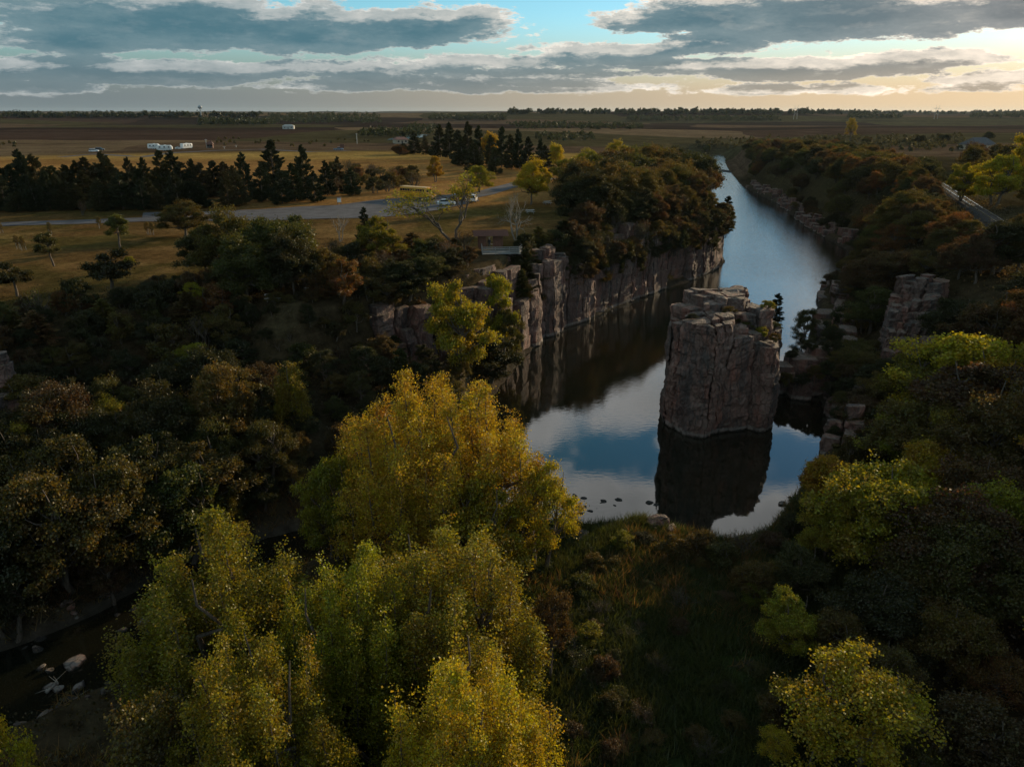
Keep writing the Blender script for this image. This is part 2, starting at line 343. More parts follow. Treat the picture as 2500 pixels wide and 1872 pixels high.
LBANK = LCLIFF + [(56, 201), (59, 226), (63, 261), (69, 301), (81, 351), (93, 401), (106, 461), (114, 521), (125, 591), (139, 656), (149, 705)]
RBANK = [(193, 705), (181, 640), (163, 574), (145, 498), (121, 385), (112, 306), (99, 240), (95, 202), (85, 179), (66.5, 149), (56, 125), (49, 105), (44, 91), (41, 80), (37.5, 72), (33, 63), (29, 54), (27, 42), (26, 28), (28, 0), (30, -60)]
GPOLY = LBANK + RBANK + [(-200, -60)]
def hgt(X, Y):
    X = np.asarray(X, float); Y = np.asarray(Y, float)
    r = np.hypot(X, Y)
    ing = inside(X, Y, GPOLY); dg = pdist(X, Y, GPOLY)
    dl = pdist(X, Y, LBANK, False); dr = pdist(X, Y, RBANK, False)
    wl = np.where(X < -25, 3.2 + 9 * sstep(-25, -34, X), 3.2); wr = np.where(Y < 60, 34, np.where(Y < 130, 34 - (Y - 60) / 70 * 22, 12)) + 6 * (fbm(X / 15, Y / 15, 3) - 0.5)
    w = np.where(dl < dr, wl, np.maximum(wr, 5))
    up = 15 + 0.5 * (fbm(X / 50, Y / 50, 9) - 0.5) * 2
    farf = sstep(380, 2600, r)
    up = up + farf * (64 * (fbm(X / 1500 + 3, Y / 800 + 7, 21) - 0.5) + 3) + sstep(250, 700, r) * 5 * (fbm(X / 260, Y / 150, 5) - 0.5)
    val = sstep(330, 700, Y) * sstep(260, 0, np.abs(X - 100 - (Y - 400) * 0.3)) * sstep(1500, 800, Y)
    up = up - 7.5 * val
    low = 1.3 + 1.2 * (fbm(X / 9, Y / 9, 2) - 0.4) + 0.5 * (fbm(X / 2.5, Y / 2.5, 4) - 0.5)
    talus = sstep(24, 2, dl) * sstep(98, 84, Y) * 5.5 + sstep(-10, -30, X) * sstep(30, 0, Y) * 5
    low = low + talus
    out = low + (np.maximum(up, 3) - low) * sstep(0, 1, dg / w)
    z = np.where(ing, low, out)
    dw = pdist(X, Y, WPOLY); inw = inside(X, Y, WPOLY); sdw = np.where(inw, -dw, dw)
    ds = pdist(X, Y, STREAM, False) - (2.0 + 2.4 * sstep(-12, -30, X) + 1.3 * (fbm(X / 5, Y / 5, 8) - 0.5))
    sd = np.minimum(sdw, ds)
    z = np.where(sd < 3.0, np.minimum(z, np.where(sd < 0, -1.4, -0.25) + np.maximum(sd, 0) * 0.55 + np.where(sd > 0, sd * sd * 0.5, np.maximum(sd, -2) * 0.2)), z)
    return z
def hit(u, v, lift=0.0):
    """where the sight line through photo point (u, v) meets the ground"""
    d = ray(u, v); t = np.concatenate([np.arange(20, 400, 0.5), 400 * 1.012 ** np.arange(0, 260)])
    X, Y, Z = d[0] * t, d[1] * t, CAMH + d[2] * t
    b = np.nonzero(Z - hgrid(X, Y) - lift < 0)[0]
    i = b[0] if len(b) else len(t) - 1
    return X[i], Y[i]
def axis(lo, a, b, hi, step, gr):
    c = list(np.arange(a, b + 1e-6, step)); s = step; x = b
    while x < hi: s *= gr; x += s; c.append(x)
    s = step; x = a
    while x > lo: s *= gr; x -= s; c.insert(0, x)
    return np.array(c)
gx = axis(-13000, -112, 140, 13000, 1.0, 1.08); gy = axis(-400, 22, 260, 13000, 1.0, 1.05)
GX, GY = np.meshgrid(gx, gy); GZ = hgt(GX.ravel(), GY.ravel()).reshape(GX.shape)
nx, ny = len(gx), len(gy)
def hgrid(X, Y):
    X = np.clip(np.asarray(X, float), gx[0], gx[-1] - 1e-3); Y = np.clip(np.asarray(Y, float), gy[0], gy[-1] - 1e-3)
    i = np.clip(np.searchsorted(gx, X, 'right') - 1, 0, len(gx) - 2); j = np.clip(np.searchsorted(gy, Y, 'right') - 1, 0, len(gy) - 2)
    fx = (X - gx[i]) / (gx[i + 1] - gx[i]); fy = (Y - gy[j]) / (gy[j + 1] - gy[j])
    return (GZ[j, i] * (1 - fx) + GZ[j, i + 1] * fx) * (1 - fy) + (GZ[j + 1, i] * (1 - fx) + GZ[j + 1, i + 1] * fx) * fy
def hz(x, y): return float(hgrid(np.array([x]), np.array([y]))[0])
idx = np.arange(nx * ny).reshape(ny, nx)
me = mesh_np('ground', np.stack([GX, GY, GZ], -1).reshape(-1, 3), np.stack([idx[:-1, :-1], idx[:-1, 1:], idx[1:, 1:], idx[1:, :-1]], -1).reshape(-1, 4), smooth=True)
# what grows or lies on the ground, as its own colour
X, Y, Z = GX.ravel(), GY.ravel(), GZ.ravel(); r = np.hypot(X, Y)
def C3(c): return np.array(c, float)[None, :]
col = np.repeat(C3((0.055, 0.040, 0.022)), len(X), 0)                                    # leaf litter under trees
def lay(c, mask): 
    global col
    mk = np.clip(mask, 0, 1)[:, None]; col = col * (1 - mk) + C3(c) * mk
n1 = fbm(X / 14, Y / 14, 31); n2 = fbm(X / 5, Y / 5, 33)
flat = (inside(X, Y, GPOLY) & (X > -14) & (Y < 62)).astype(float)
lay((0.040, 0.055, 0.016), flat); lay((0.10, 0.07, 0.035), flat * sstep(0.52, 0.64, n1) * 0.7)
LAWN = [(-190, 40), (-72, 68), (-52, 82), (-40, 92), (-33, 108), (-20, 116), (-6, 117), (2, 119), (8, 135), (16, 150), (12, 175), (30, 250), (-20, 190), (-240, 165)]
up_l = ((X < 60) & ~inside(X, Y, GPOLY) & (X < Y * 0.35)).astype(float)
lay((0.105, 0.060, 0.022), up_l * sstep(60, 75, r)); lay((0.058, 0.046, 0.014), up_l * sstep(0.45, 0.6, n1) * 0.75); lay((0.17, 0.10, 0.038), up_l * sstep(0.54, 0.64, fbm(X / 7, Y / 7, 37)) * 0.6)
lay((0.055, 0.040, 0.022), (~inside(X, Y, LAWN) & (Y < 150) & (X > -75)).astype(float) * up_l)
lay((0.040, 0.032, 0.015), ((Y > 100) & (X > 60) & ~inside(X, Y, GPOLY)).astype(float) * 0.7)
lay((0.24, 0.125, 0.042), up_l * sstep(165, 190, Y) * sstep(470, 380, Y)); lay((0.28, 0.19, 0.055), up_l * sstep(330, 380, Y) * sstep(460, 440, Y) * 0.6)
# far fields: sections of stubble, crop and pasture
sxx = X + 60 * (fbm(Y / 300, X / 900, 6) - 0.5); syy = Y + 90 * (fbm(X / 700, Y / 900, 12) - 0.5)
fi, fj = np.floor(sxx / 520), np.floor(syy / 190 - 0.2)
hsh = np.sin(fi * 12.9898 + fj * 78.233 + 2.0) * 43758.5453; hsh -= np.floor(hsh)
pal = np.array([(0.10, 0.062, 0.045), (0.155, 0.105, 0.065), (0.075, 0.072, 0.030), (0.12, 0.075, 0.05), (0.18, 0.13, 0.075), (0.085, 0.06, 0.042), (0.065, 0.07, 0.033)])
pal = np.concatenate([pal * 0.5, [(0.035, 0.024, 0.018), (0.125, 0.085, 0.05), (0.045, 0.05, 0.02), (0.10, 0.058, 0.036)]])
fc = pal[np.clip((hsh * len(pal)).astype(int), 0, len(pal) - 1)]
mk = (sstep(430, 480, r + 30 * (fbm(X / 120, Y / 120, 40) - 0.5)))[:, None]; col = col * (1 - mk) + fc * mk
shore = sstep(1.6, 0.3, Z) * (Y < 400)
lay((0.05, 0.042, 0.034), shore * 0.9)
ca = me.attributes.new('col', 'FLOAT_COLOR', 'POINT'); ca.data.foreach_set('color', np.concatenate([col, sstep(420, 470, r)[:, None]], 1).astype(np.float32).ravel())
ground = link('ground', me, GROUND, kind='structure')
ground['label'] = 'rolling prairie ground with lawn, wooded slopes and far crop fields'
# river sheet
wb = [(-90, 15), (60, 15), (60, 120), (200, 380), (240, 800), (20, 800), (20, 220), (-30, 110), (-90, 60)]
bm = bmesh.new(); bm.faces.new([bm.verts.new((x, y, 0.0)) for x, y in wb]); bmesh.ops.triangulate(bm, faces=bm.faces)
river = from_bm(bm, 'river', WATER); river['kind'] = 'structure'; river['label'] = 'calm dark river reflecting the cloudy sky'

# ------------------------------------------------------------------ tree prototypes
def unit(v): return v / (np.linalg.norm(v, axis=-1, keepdims=True) + 1e-9)
def leaves_mesh(name, rs, P, out, L, Wd, up=0.35, outb=0.3):
    """one small folded leaf face at every point of P"""
    n = len(P); nrm = unit(rs.normal(size=(n, 3)) * 0.7 + out * outb + np.array([0, 0, up])); t = unit(np.cross(nrm, rs.normal(size=(n, 3)))); b = np.cross(nrm, t)
    s = rs.uniform(0.7, 1.3, (n, 1)); l = t * L * 0.5 * s; w = b * Wd * 0.5 * s; f = nrm * Wd * 0.22 * s
    V = np.stack([P - l, P + w + f, P + l, P - w + f], 1).reshape(-1, 3)
    Q = np.arange(n * 4).reshape(-1, 4)
    me = mesh_np(name, V, Q, rs.random(n)); return me
class Tubes:
    def __init__(s): s.V = []; s.Q = []; s.n = 0
    def add(s, pts, rad, k=5):
        pts = np.asarray(pts, float); rad = np.asarray(rad, float); m = len(pts)
        d = unit(np.gradient(pts, axis=0)); ref = np.where(np.abs(d[:, 2:3]) > 0.9, np.array([[1.0, 0, 0]]), np.array([[0, 0, 1.0]]))
        a = unit(np.cross(d, ref)); b = np.cross(d, a)
        th = np.arange(k) * 2 * math.pi / k
        ring = pts[:, None] + rad[:, None, None] * (np.cos(th)[None, :, None] * a[:, None] + np.sin(th)[None, :, None] * b[:, None])
        i = np.arange(m * k).reshape(m, k) + s.n
        q = np.stack([i[:-1], np.roll(i[:-1], -1, 1), np.roll(i[1:], -1, 1), i[1:]], -1).reshape(-1, 4)
        s.V.append(ring.reshape(-1, 3)); s.Q.append(q); s.n += m * k
    def mesh(s, name): return mesh_np(name, np.concatenate(s.V), np.concatenate(s.Q), smooth=True)
def bend(rs, a, b, n=5, wob=0.08, sag=0.0):
    a, b = np.asarray(a, float), np.asarray(b, float); t = np.linspace(0, 1, n)[:, None]; L = np.linalg.norm(b - a)
    w = rs.normal(size=(n, 3)) * L * wob * np.sin(t * math.pi); w[:, 2] -= (sag * L * np.sin(t * math.pi))[:, 0]
    return a + (b - a) * t + w
PROTO = {}
def proto(name, trunk, crown, h, w, tm=None, cm=None):
    trunk.materials.append(tm or BARK)
    if crown: crown.materials.append(cm or LEAF)
    PROTO.setdefault(name, []).append((trunk, crown, h, w))
def lobes_tree(kind, seed, h, w, nl, ntuft, nleaf, leaf, shape='round', stems=1, bole=0.25, tuft_r=0.42, twigs=3, tm=None, flat=1.0, keep=1.0, cm=None):
    rs = np.random.RandomState(seed); tb = Tubes(); rw = w / 2
    lob = []
    for i in range(nl):
        fr = math.sqrt((i + 0.5) / nl); an = i * 2.39996 + rs.uniform(-0.35, 0.35); rr = fr * rw * 0.80
        if shape == 'plume':
            top = h * (1.0 - 0.36 * fr ** 2 - (rs.uniform(0, 0.30) if i % 3 else rs.uniform(0.3, 0.5))); ln = h * rs.uniform(0.24, 0.44); rad = rw * rs.uniform(0.07, 0.125) * (12.5 / (w * 0.35 + 6)) 
            c = np.array([rr * math.cos(an), rr * math.sin(an), top - ln / 2]); lob.append((c, np.array([rad, rad, ln / 2])))
        else:
            rr *= rs.uniform(0.72, 1.22); zc = h * (bole + (1 - bole) * (0.72 * math.sqrt(max(0, 1 - (fr * 0.95) ** 2)) + 0.10)) + rs.uniform(-0.17, 0.06) * h
            if rs.random() < 0.30: zc = h * (bole + (1 - bole) * rs.uniform(0.12, 0.45)); rr *= rs.uniform(0.7, 1.12)
            rad = rw * rs.choice([rs.uniform(0.10, 0.18), rs.uniform(0.18, 0.32)])
            c = np.array([rr * math.cos(an), rr * math.sin(an), zc]); rz_ = rad * rs.uniform(0.55, 0.85) * flat
            c[2] = min(c[2], h - rz_ * 0.9); lob.append((c, np.array([rad, rad, rz_])))
    forks = []
    for k in range(stems):
        an = k * 2 * math.pi / stems + rs.uniform(-0.4, 0.4); q = 0.0 if stems == 1 else w * 0.13
        base = np.array([0.35 * math.cos(an), 0.35 * math.sin(an), -0.6]) * (stems > 1) + np.array([0, 0, -0.6 * (stems == 1)])
        fk = np.array([q * math.cos(an), q * math.sin(an), h * (bole + 0.14)]); top = np.array([q * 1.6 * math.cos(an), q * 1.6 * math.sin(an), h * 0.86])
        r0 = h * 0.020 + 0.03
        tb.add(bend(rs, base, fk, 5, 0.03), np.linspace(r0 * 1.35, r0 * 0.8, 5), 7); tb.add(bend(rs, fk, top, 6, 0.05), np.linspace(r0 * 0.8, r0 * 0.12, 6), 5); forks.append((fk, top, r0))
    pts = []; outs = []
    for c, rd in lob:
        fk, top, r0 = min(forks, key=lambda f: np.linalg.norm(f[0][:2] - c[:2]))
        s0 = fk + (top - fk) * min(0.9, max(0.0, (c[2] - fk[2]) / (top[2] - fk[2] + 1e-6) - 0.35))
        if shape == 'plume':
            ctip = c + np.array([0, 0, rd[2] * 0.9]); cb = c - np.array([0, 0, rd[2] * 0.9])
            tb.add(np.concatenate([bend(rs, s0, cb, 4, 0.05, 0.06)[:-1], bend(rs, cb, ctip, 4, 0.02)]), np.linspace(r0 * 0.42, 0.015, 7), 4)
        else: tb.add(bend(rs, s0, c, 5, 0.07, 0.05), np.linspace(r0 * 0.45, 0.02, 5), 4)
        nt = max(3, int(ntuft / nl * (rd[0] * rd[2]) / (np.mean([l[1][0] * l[1][2] for l in lob]))))
        if shape == 'plume':
            tz = rs.uniform(-1, 1, nt); prof = np.where(tz > -0.3, np.sqrt(np.clip(1 - ((tz + 0.3) / 1.3) ** 1.6, 0.02, 1)), np.sqrt(np.clip(1 - ((tz + 0.3) / 0.75) ** 2, 0.02, 1)))
            th = rs.uniform(0, 2 * math.pi, nt); q = np.sqrt(rs.uniform(0.15, 1, nt)) * prof
            d = np.stack([q * np.cos(th), q * np.sin(th), tz], 1)
        else:
            d = unit(rs.normal(size=(nt, 3))); d[:, 2] = np.where(d[:, 2] < -0.35, -0.5 * d[:, 2], d[:, 2]); d *= (rs.uniform(0.25, 1, (nt, 1)) ** 0.45)
        tc_ = c + d * rd * np.where(rs.random((nt, 1)) < (0.04 if shape == 'plume' else 0.13), rs.uniform(1.2, 1.75, (nt, 1)), rs.uniform(0.9, 1.12, (nt, 1)))
        tc_ = tc_[rs.random(nt) < keep]
        for j in range(min(twigs, len(tc_))): tb.add(bend(rs, c if shape != 'plume' else c + np.array([0, 0, (tc_[j] - c)[2] * 0.5]), tc_[j], 3, 0.06), [0.03, 0.02, 0.008], 3)
        per = max(4, int(nleaf / max(1, len(tc_)) / nl * 1.0))
        lp = np.repeat(tc_, per, 0) + rs.normal(size=(len(tc_) * per, 3)) * tuft_r * np.array([1, 1, 0.8]); pts.append(lp); outs.append(np.repeat(unit(tc_ - c), per, 0))
    P = np.concatenate(pts); O = np.concatenate(outs)
    proto(kind, tb.mesh(kind + '_trunk'), leaves_mesh(kind + '_crown', rs, P, O, leaf, leaf * 0.82), h, w, tm, cm)
def cedar(kind, seed, h, w, nb, nleaf, leaf, spiky=1.0):
    rs = np.random.RandomState(seed); tb = Tubes(); tb.add([(0, 0, -0.5), (0, 0, h * 0.5), (0, 0, h * 0.98)], [h * 0.022, h * 0.012, 0.015], 6)
    pts = []; outs = []; phase = rs.uniform(0, 6.28)
    for i in range(nb):
        t = (i + rs.random()) / nb; t = t ** 1.15; z = h * (0.04 + 0.95 * t); an = rs.uniform(0, 6.283)
        L = (w / 2) * (1 - t) ** 0.72 * rs.uniform(0.62, 1.12) * (1 + 0.18 * math.sin(3 * an + phase)) + 0.12
        rise = L * rs.uniform(0.15, 0.55) * (0.4 + t); dv = np.array([math.cos(an) * L, math.sin(an) * L, rise])
        a = np.array([0, 0, z]); e = a + dv; e[2] = min(e[2], h)
        if i % 4 == 0: tb.add(bend(rs, a, e, 3, 0.04), [0.035, 0.025, 0.008], 3)
        m = int(nleaf / nb * (0.45 + 1.3 * (1 - t))); f = rs.uniform(0.3, 1.0, (m, 1)) ** 0.6
        sp = 0.07 + 0.10 * L * (1 - f) * 2.0
        pts.append(a + (e - a) * f + rs.normal(size=(m, 3)) * sp * np.array([1, 1, 0.7])); outs.append(np.repeat(unit(dv)[None], m, 0))
    m = max(30, nleaf // 90); f = rs.random((m, 1)); pts.append(np.array([0, 0, h * 0.86]) + f * np.array([0, 0, h * 0.15]) + rs.normal(size=(m, 3)) * 0.10 * (1.15 - f)); outs.append(np.repeat(np.array([[0, 0, 1.0]]), m, 0))
    P = np.concatenate(pts); O = np.concatenate(outs); n = len(P)
    t_ = unit(O + rs.normal(size=(n, 3)) * 0.45 + np.array([0, 0, 0.25])); b = unit(np.cross(t_, rs.normal(size=(n, 3)))); s = rs.uniform(0.7, 1.4, (n, 1))
    V = np.stack([P - t_ * leaf * 0.5 * s, P + b * leaf * 0.22 * s, P + t_ * leaf * 0.6 * s, P - b * leaf * 0.22 * s], 1).reshape(-1, 3)
    proto(kind, tb.mesh(kind + '_trunk'), mesh_np(kind + '_crown', V, np.arange(n * 4).reshape(-1, 4), rs.random(n)), h, w, None, NEEDLE)
def bare(kind, seed, h, w, stems, nleaf=0, leaf=0.2, tm=None, depth=4):
    rs = np.random.RandomState(seed); tb = Tubes(); tips = []
    def grow(p, d, L, r_, k):
        e = p + d * L; tb.add(bend(rs, p, e, 4, 0.05), np.linspace(r_, r_ * 0.6, 4), 5 if k > 2 else 3)
        if k == 0: tips.append(e); return
        for j in range(3 if k > 1 else 3):
            nd = unit(d + rs.normal(size=3) * 0.42 + np.array([0, 0, 0.10])); grow(p + (e - p) * rs.uniform(0.55, 1.0), nd, L * rs.uniform(0.55, 0.8), r_ * 0.55, k - 1)
        if k <= 2: tips.append(e)
    for s in range(stems):
        an = s * 6.283 / stems + rs.uniform(-.5, .5); d = unit(np.array([math.cos(an) * 0.28, math.sin(an) * 0.28, 1.0])); grow(np.array([0.12 * math.cos(an) * (stems > 1), 0.12 * math.sin(an) * (stems > 1), -0.4]), d, h * 0.34, h * 0.016 + 0.015, depth)
    V = np.concatenate(tb.V); hx = V[:, 2].max(); wx = max(np.ptp(V[:, 0]), np.ptp(V[:, 1])); sc = np.array([w / wx, w / wx, h / hx])
    tb.V = [v * sc for v in tb.V]; cr = None
    if nleaf:
        T = np.array(tips) * sc; P = T[rs.randint(0, len(T), nleaf)] + rs.normal(size=(nleaf, 3)) * 0.22
        cr = leaves_mesh(kind + '_crown', rs, P, np.zeros((nleaf, 3)), leaf, leaf * 0.8)
    proto(kind, tb.mesh(kind + '_trunk'), cr, h, w, tm or PALE_BARK)
lobes_tree('cottonwood', 11, 16.5, 21, 96, 4600, 165000, 0.145, 'plume', 4, 0.06, 0.26, 5)
lobes_tree('cottonwood_slim', 12, 13, 12, 54, 3000, 105000, 0.125, 'plume', 2, 0.10, 0.23, 5, BARK)
lobes_tree('cottonwood_slim', 13, 13, 13, 58, 3000, 105000, 0.125, 'plume', 3, 0.08, 0.23, 5, BARK)
lobes_tree('poplar', 14, 11, 5.5, 12, 700, 20000, 0.17, 'plume', 1, 0.15, 0.30, 5)
for sd in (21, 22, 23): lobes_tree('oak', sd, 10, 11, 46, 1300, 42000, 0.20, 'round', 1, 0.12, 0.26, 5)
for sd in (31, 32): lobes_tree('maple', sd, 10, 9, 44, 1000, 32000, 0.20, 'round', 2, 0.10, 0.24, 6, None, 0.7)
lobes_tree('airy', 41, 9, 8, 34, 700, 22000, 0.145, 'round', 2, 0.14, 0.25, 8, BARK, 0.6)
lobes_tree('airy', 42, 9, 7, 28, 460, 13000, 0.155, 'round', 1, 0.2, 0.28, 9, None, 0.6)
for sd in (51, 52, 53): lobes_tree('shrub', sd, 3, 4, 20, 360, 9000, 0.13, 'round', 3, 0.02, 0.15, 4)
for sd in (61, 62, 63, 64): cedar('cedar', sd, 9 + sd % 2, 6.0 + (sd % 3) * 1.3, 90 + 20 * (sd % 4), 18000, 0.36)
for sd in (66, 67): cedar('slim_cedar', sd, 8, 3.2, 110, 8000, 0.26)
lobes_tree('lawn_tree', 71, 6.5, 5.0, 18, 260, 7500, 0.20, 'round', 1, 0.30, 0.24, 6, None, 0.42)
lobes_tree('lawn_tree', 72, 7, 4.6, 20, 260, 7500, 0.20, 'round', 1, 0.30, 0.24, 6, None, 0.6)
for sd in (81, 82): bare('bare_tree', sd, 9, 7, 3, 0)
bare('half_bare', 83, 13, 12, 2, 2600, 0.24, BARK, 5)
bare('bare_shrub', 84, 3.5, 3.5, 4, 900, 0.13, BARK, 3); bare('bare_shrub', 85, 3.2, 3.8, 5, 500, 0.13, BARK, 3)
for sd in (91, 92, 93): lobes_tree('far_oak', sd, 10, 11, 52, 900, 11000, 0.36, 'round', 1, 0.08, 0.36, 2)
for sd in (94, 95): cedar('far_cedar', sd, 9, 5.2, 110, 4200, 0.55)

NAME = dict(cottonwood='cottonwood_tree', cottonwood_slim='cottonwood_tree', poplar='poplar_tree', oak='oak_tree', maple='maple_tree', airy='ash_tree', shrub='shrub', cedar='cedar_tree', slim_cedar='cedar_tree', lawn_tree='lawn_tree', bare_tree='bare_tree', half_bare='half_bare_tree', bare_shrub='brush_shrub', far_oak='oak_tree', far_cedar='cedar_tree')
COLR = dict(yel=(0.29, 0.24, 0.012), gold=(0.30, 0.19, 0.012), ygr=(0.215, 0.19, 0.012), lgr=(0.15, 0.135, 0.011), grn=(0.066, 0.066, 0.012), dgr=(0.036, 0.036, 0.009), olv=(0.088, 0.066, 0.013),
            rst=(0.12, 0.058, 0.014), brn=(0.075, 0.045, 0.016), ced=(0.030, 0.035, 0.013), cbr=(0.052, 0.045, 0.016))
RNG = random.Random(5)
def tree(kind, x, y, h, w, color, label=None, group=None, cat='tree', var=None, z=None, rz=None, name=None):
    lst = PROTO[kind]; tr, cr, ph, pw = lst[RNG.randrange(len(lst)) if var is None else var]
    o = empty(name or NAME[kind], (x, y, hz(x, y) - 0.1 if z is None else z), RNG.uniform(0, 6.283) if rz is None else rz)
    if RNG.random() < .6: w1 = w * RNG.uniform(.88, 1.16)
    else: w1 = w
    o.scale = (w / pw, w1 / pw, h / ph); o.rotation_euler[0] = RNG.gauss(0, .035); o.rotation_euler[1] = RNG.gauss(0, .035)
    link('trunk', tr, None, o)
    if cr:
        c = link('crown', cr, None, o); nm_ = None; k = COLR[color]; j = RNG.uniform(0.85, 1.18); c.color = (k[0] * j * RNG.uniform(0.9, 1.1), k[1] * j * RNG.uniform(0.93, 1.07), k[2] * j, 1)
    if label: tag(o, label, 'shrub' if 'shrub' in kind else cat, group)
    return o
def fit(kind, u0, u1, v0, color, label=None, group=None, vb=None, ub=None, ratio=None, var=None, rz=None):
    """stand a tree on the ground so that its crown spans u0..u1 and tops out at v0 in the photo; vb = its foot when that shows"""
    lst = PROTO[kind]; _, _, ph, pw = lst[var or 0]; uc = (u0 + u1) / 2
    if vb is not None:
        x, y = hit(uc if ub is None else ub, vb); zb = hz(x, y); d = ray(uc, v0)
        zt = CAMH + d[2] * (y / d[1]); h = max(0.8, zt - zb); dep = proj((x, y, zb + h * 0.6))[2]; w = (u1 - u0) * dep / F
    else:
        d = ray(uc, v0); t = np.arange(18, 700, 0.25) if True else None
        X, Y, Z = d[0] * t, d[1] * t, CAMH + d[2] * t; wv = (u1 - u0) * t / F; hv = (ratio or ph / pw) * wv
        gg = Z - hv - hgrid(X, Y + wv * 0.15); b = np.nonzero(gg < 0)[0]; i = b[0] if len(b) else len(t) - 1
        x, y, h, w = X[i], Y[i] + wv[i] * 0.15, hv[i], wv[i]
    return tree(kind, x, y, h, w, color, label, group, var=var, rz=rz)
def scatter(poly, n, mind, seed, test=None):
    rs = np.random.RandomState(seed); P = np.array(poly); lo, hi_ = P.min(0), P.max(0); pts = []; k = 0
    while len(pts) < n and k < n * 60:
        k += 1; x, y = rs.uniform(lo, hi_)
        if not inside(np.array([x]), np.array([y]), poly)[0]: continue
        if test and not test(x, y): continue
        if any((x - a) ** 2 + (y - b) ** 2 < mind * mind for a, b in pts): continue
        pts.append((x, y))
    return pts

# ------------------------------------------------------------------ trees that can be told apart
fit('cottonwood', 770, 1410, 880, 'yel', 'huge yellow-green cottonwood with upright plumes beside the river pool', vb=1330, ub=1085, rz=0.6)
fit('cottonwood_slim', 340, 830, 1245, 'ygr', 'pale-stemmed green cottonwood left of the huge yellow one, above the dark stream', var=0, vb=1720, ub=590, rz=2.0)
fit('cottonwood_slim', 800, 1400, 1285, 'ygr', 'bright green cottonwood just in front of the huge yellow cottonwood', var=1, vb=1690, ub=1090, rz=0.3)
fit('cottonwood_slim', 640, 1080, 1330, 'yel', 'gold-green cottonwood wedged between the pale-stemmed and the bright green one', var=0, vb=1800, ub=850, rz=1.0)
fit('cottonwood_slim', 420, 960, 1540, 'ygr', 'olive cottonwood at the bottom edge, in front of the pale-stemmed one', var=1, vb=2060, ub=690, rz=4.0)
fit('cottonwood_slim', 880, 1410, 1510, 'yel', 'golden cottonwood at the bottom edge beside the grassy flat', var=0, vb=2060, ub=1150, rz=5.0)
fit('airy', 260, 560, 1700, 'olv', 'thin olive tree at the bottom edge left of centre', vb=2080, ub=420)
fit('airy', -30, 180, 1690, 'yel', 'sparse yellow tree in the bottom left corner over the stream', vb=2080, ub=60)
fit('airy', 1235, 1435, 1105, 'yel', 'thin yellow tree leaning over the shallows right of the huge cottonwood', vb=1395, ub=1320, var=0)
fit('maple', 740, 900, 1090, 'ygr', 'low yellow-green tree against the left foot of the huge cottonwood', vb=1370, var=1); fit('maple', 1060, 1300, 1140, 'ygr', 'low bushy tree under the right side of the huge cottonwood', vb=1440, var=0)
fit('airy', 1290, 1400, 1420, 'brn', 'twiggy brown thicket where the cottonwoods meet the grassy flat', vb=1660, var=1)
fit('poplar', 630, 745, 868, 'lgr', 'slender light green tree standing against the dark cliff left of the huge cottonwood')
fit('airy', 185, 300, 955, 'ygr', 'small sunlit yellow tree among dark trees right of the leaning dead trunk', ratio=1.3)
fit('maple', 300, 445, 985, 'grn', 'round green tree between the small sunlit yellow tree and the slender green tree')
fit('maple', -60, 130, 1030, 'ygr', 'sunlit yellow-green tree at the left edge below the cut rock wall')
fit('maple', 60, 190, 1250, 'lgr', 'light green tree at left edge above the dark stream', ratio=1.4)
fit('maple', 320, 510, 1175, 'grn', 'green tree with sunlit top between dark trees, up-left of the pale-stemmed cottonwood')
fit('poplar', 520, 590, 1210, 'lgr', 'small bright poplar peeking behind the pale-stemmed cottonwood')
fit('maple', 1030, 1205, 650, 'ygr', 'bright yellow-green maple growing beside the lit rock columns', vb=925, ub=1120)
fit('maple', 1135, 1272, 640, 'ygr', 'yellow-green maple in front of the overlook cliff', vb=890, ub=1205)
fit('maple', 1185, 1275, 730, 'grn', 'smaller green maple below the yellow-green one at the river', vb=900, ub=1230)
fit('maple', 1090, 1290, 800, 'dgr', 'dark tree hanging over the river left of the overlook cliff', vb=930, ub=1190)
fit('slim_cedar', 945, 1020, 850, 'dgr', 'dark pointed tree right behind the huge cottonwood, below the rock columns', vb=960, ub=985)
# upland, left of the river
fit('oak', 385, 510, 484, 'olv', 'spreading oak at the lawn edge with its trunk showing, left of the big oaks', vb=578, ub=455, var=0)
fit('oak', 470, 660, 500, 'grn', 'big rounded oak on the upland, first right of the spreading lawn-edge oak', vb=690, var=1)
fit('oak', 590, 790, 495, 'grn', 'big rounded dark green oak between the lawn and the cliff, right one of two', vb=700, var=2)
fit('oak', 395, 560, 548, 'dgr', 'dark low oak at the lawn edge below the spreading oak', ratio=.8, var=2); fit('oak', 520, 690, 560, 'grn', 'broad green oak in front of the two big rounded oaks', vb=735, var=0)
fit('oak', 640, 800, 560, 'dgr', 'dark oak in front of the right big rounded oak', vb=725, var=1); fit('maple', 740, 850, 590, 'olv', 'olive tree right of the big rounded oaks', vb=715, var=1)
fit('maple', 780, 900, 620, 'rst', 'rust-brown tree between the big oaks and the light green tree', vb=740, var=0); fit('maple', 930, 1060, 625, 'dgr', 'dark tree left of the bright yellow-green maple', vb=740, var=1); fit('maple', 900, 1000, 660, 'olv', 'olive tree above the split rock columns', vb=765, var=0)
fit('oak', 985, 1090, 615, 'grn', 'green oak in the hollow left of the shelter', ratio=.8, var=2)
fit('bare_tree', 520, 600, 598, 'brn', 'bare pale grey tree in front of the big rounded oaks', vb=700, var=0)
fit('bare_tree', 795, 870, 515, 'brn', 'bare brown tree at the edge of the parking lot', vb=590, var=1)
fit('slim_cedar', 868, 910, 505, 'ced', 'dark pointed cedar standing beside the parking lot', vb=600)
fit('maple', 868, 985, 512, 'lgr', 'light green leafy tree in front of the parking lot, right of the pointed cedar', vb=645, var=0)
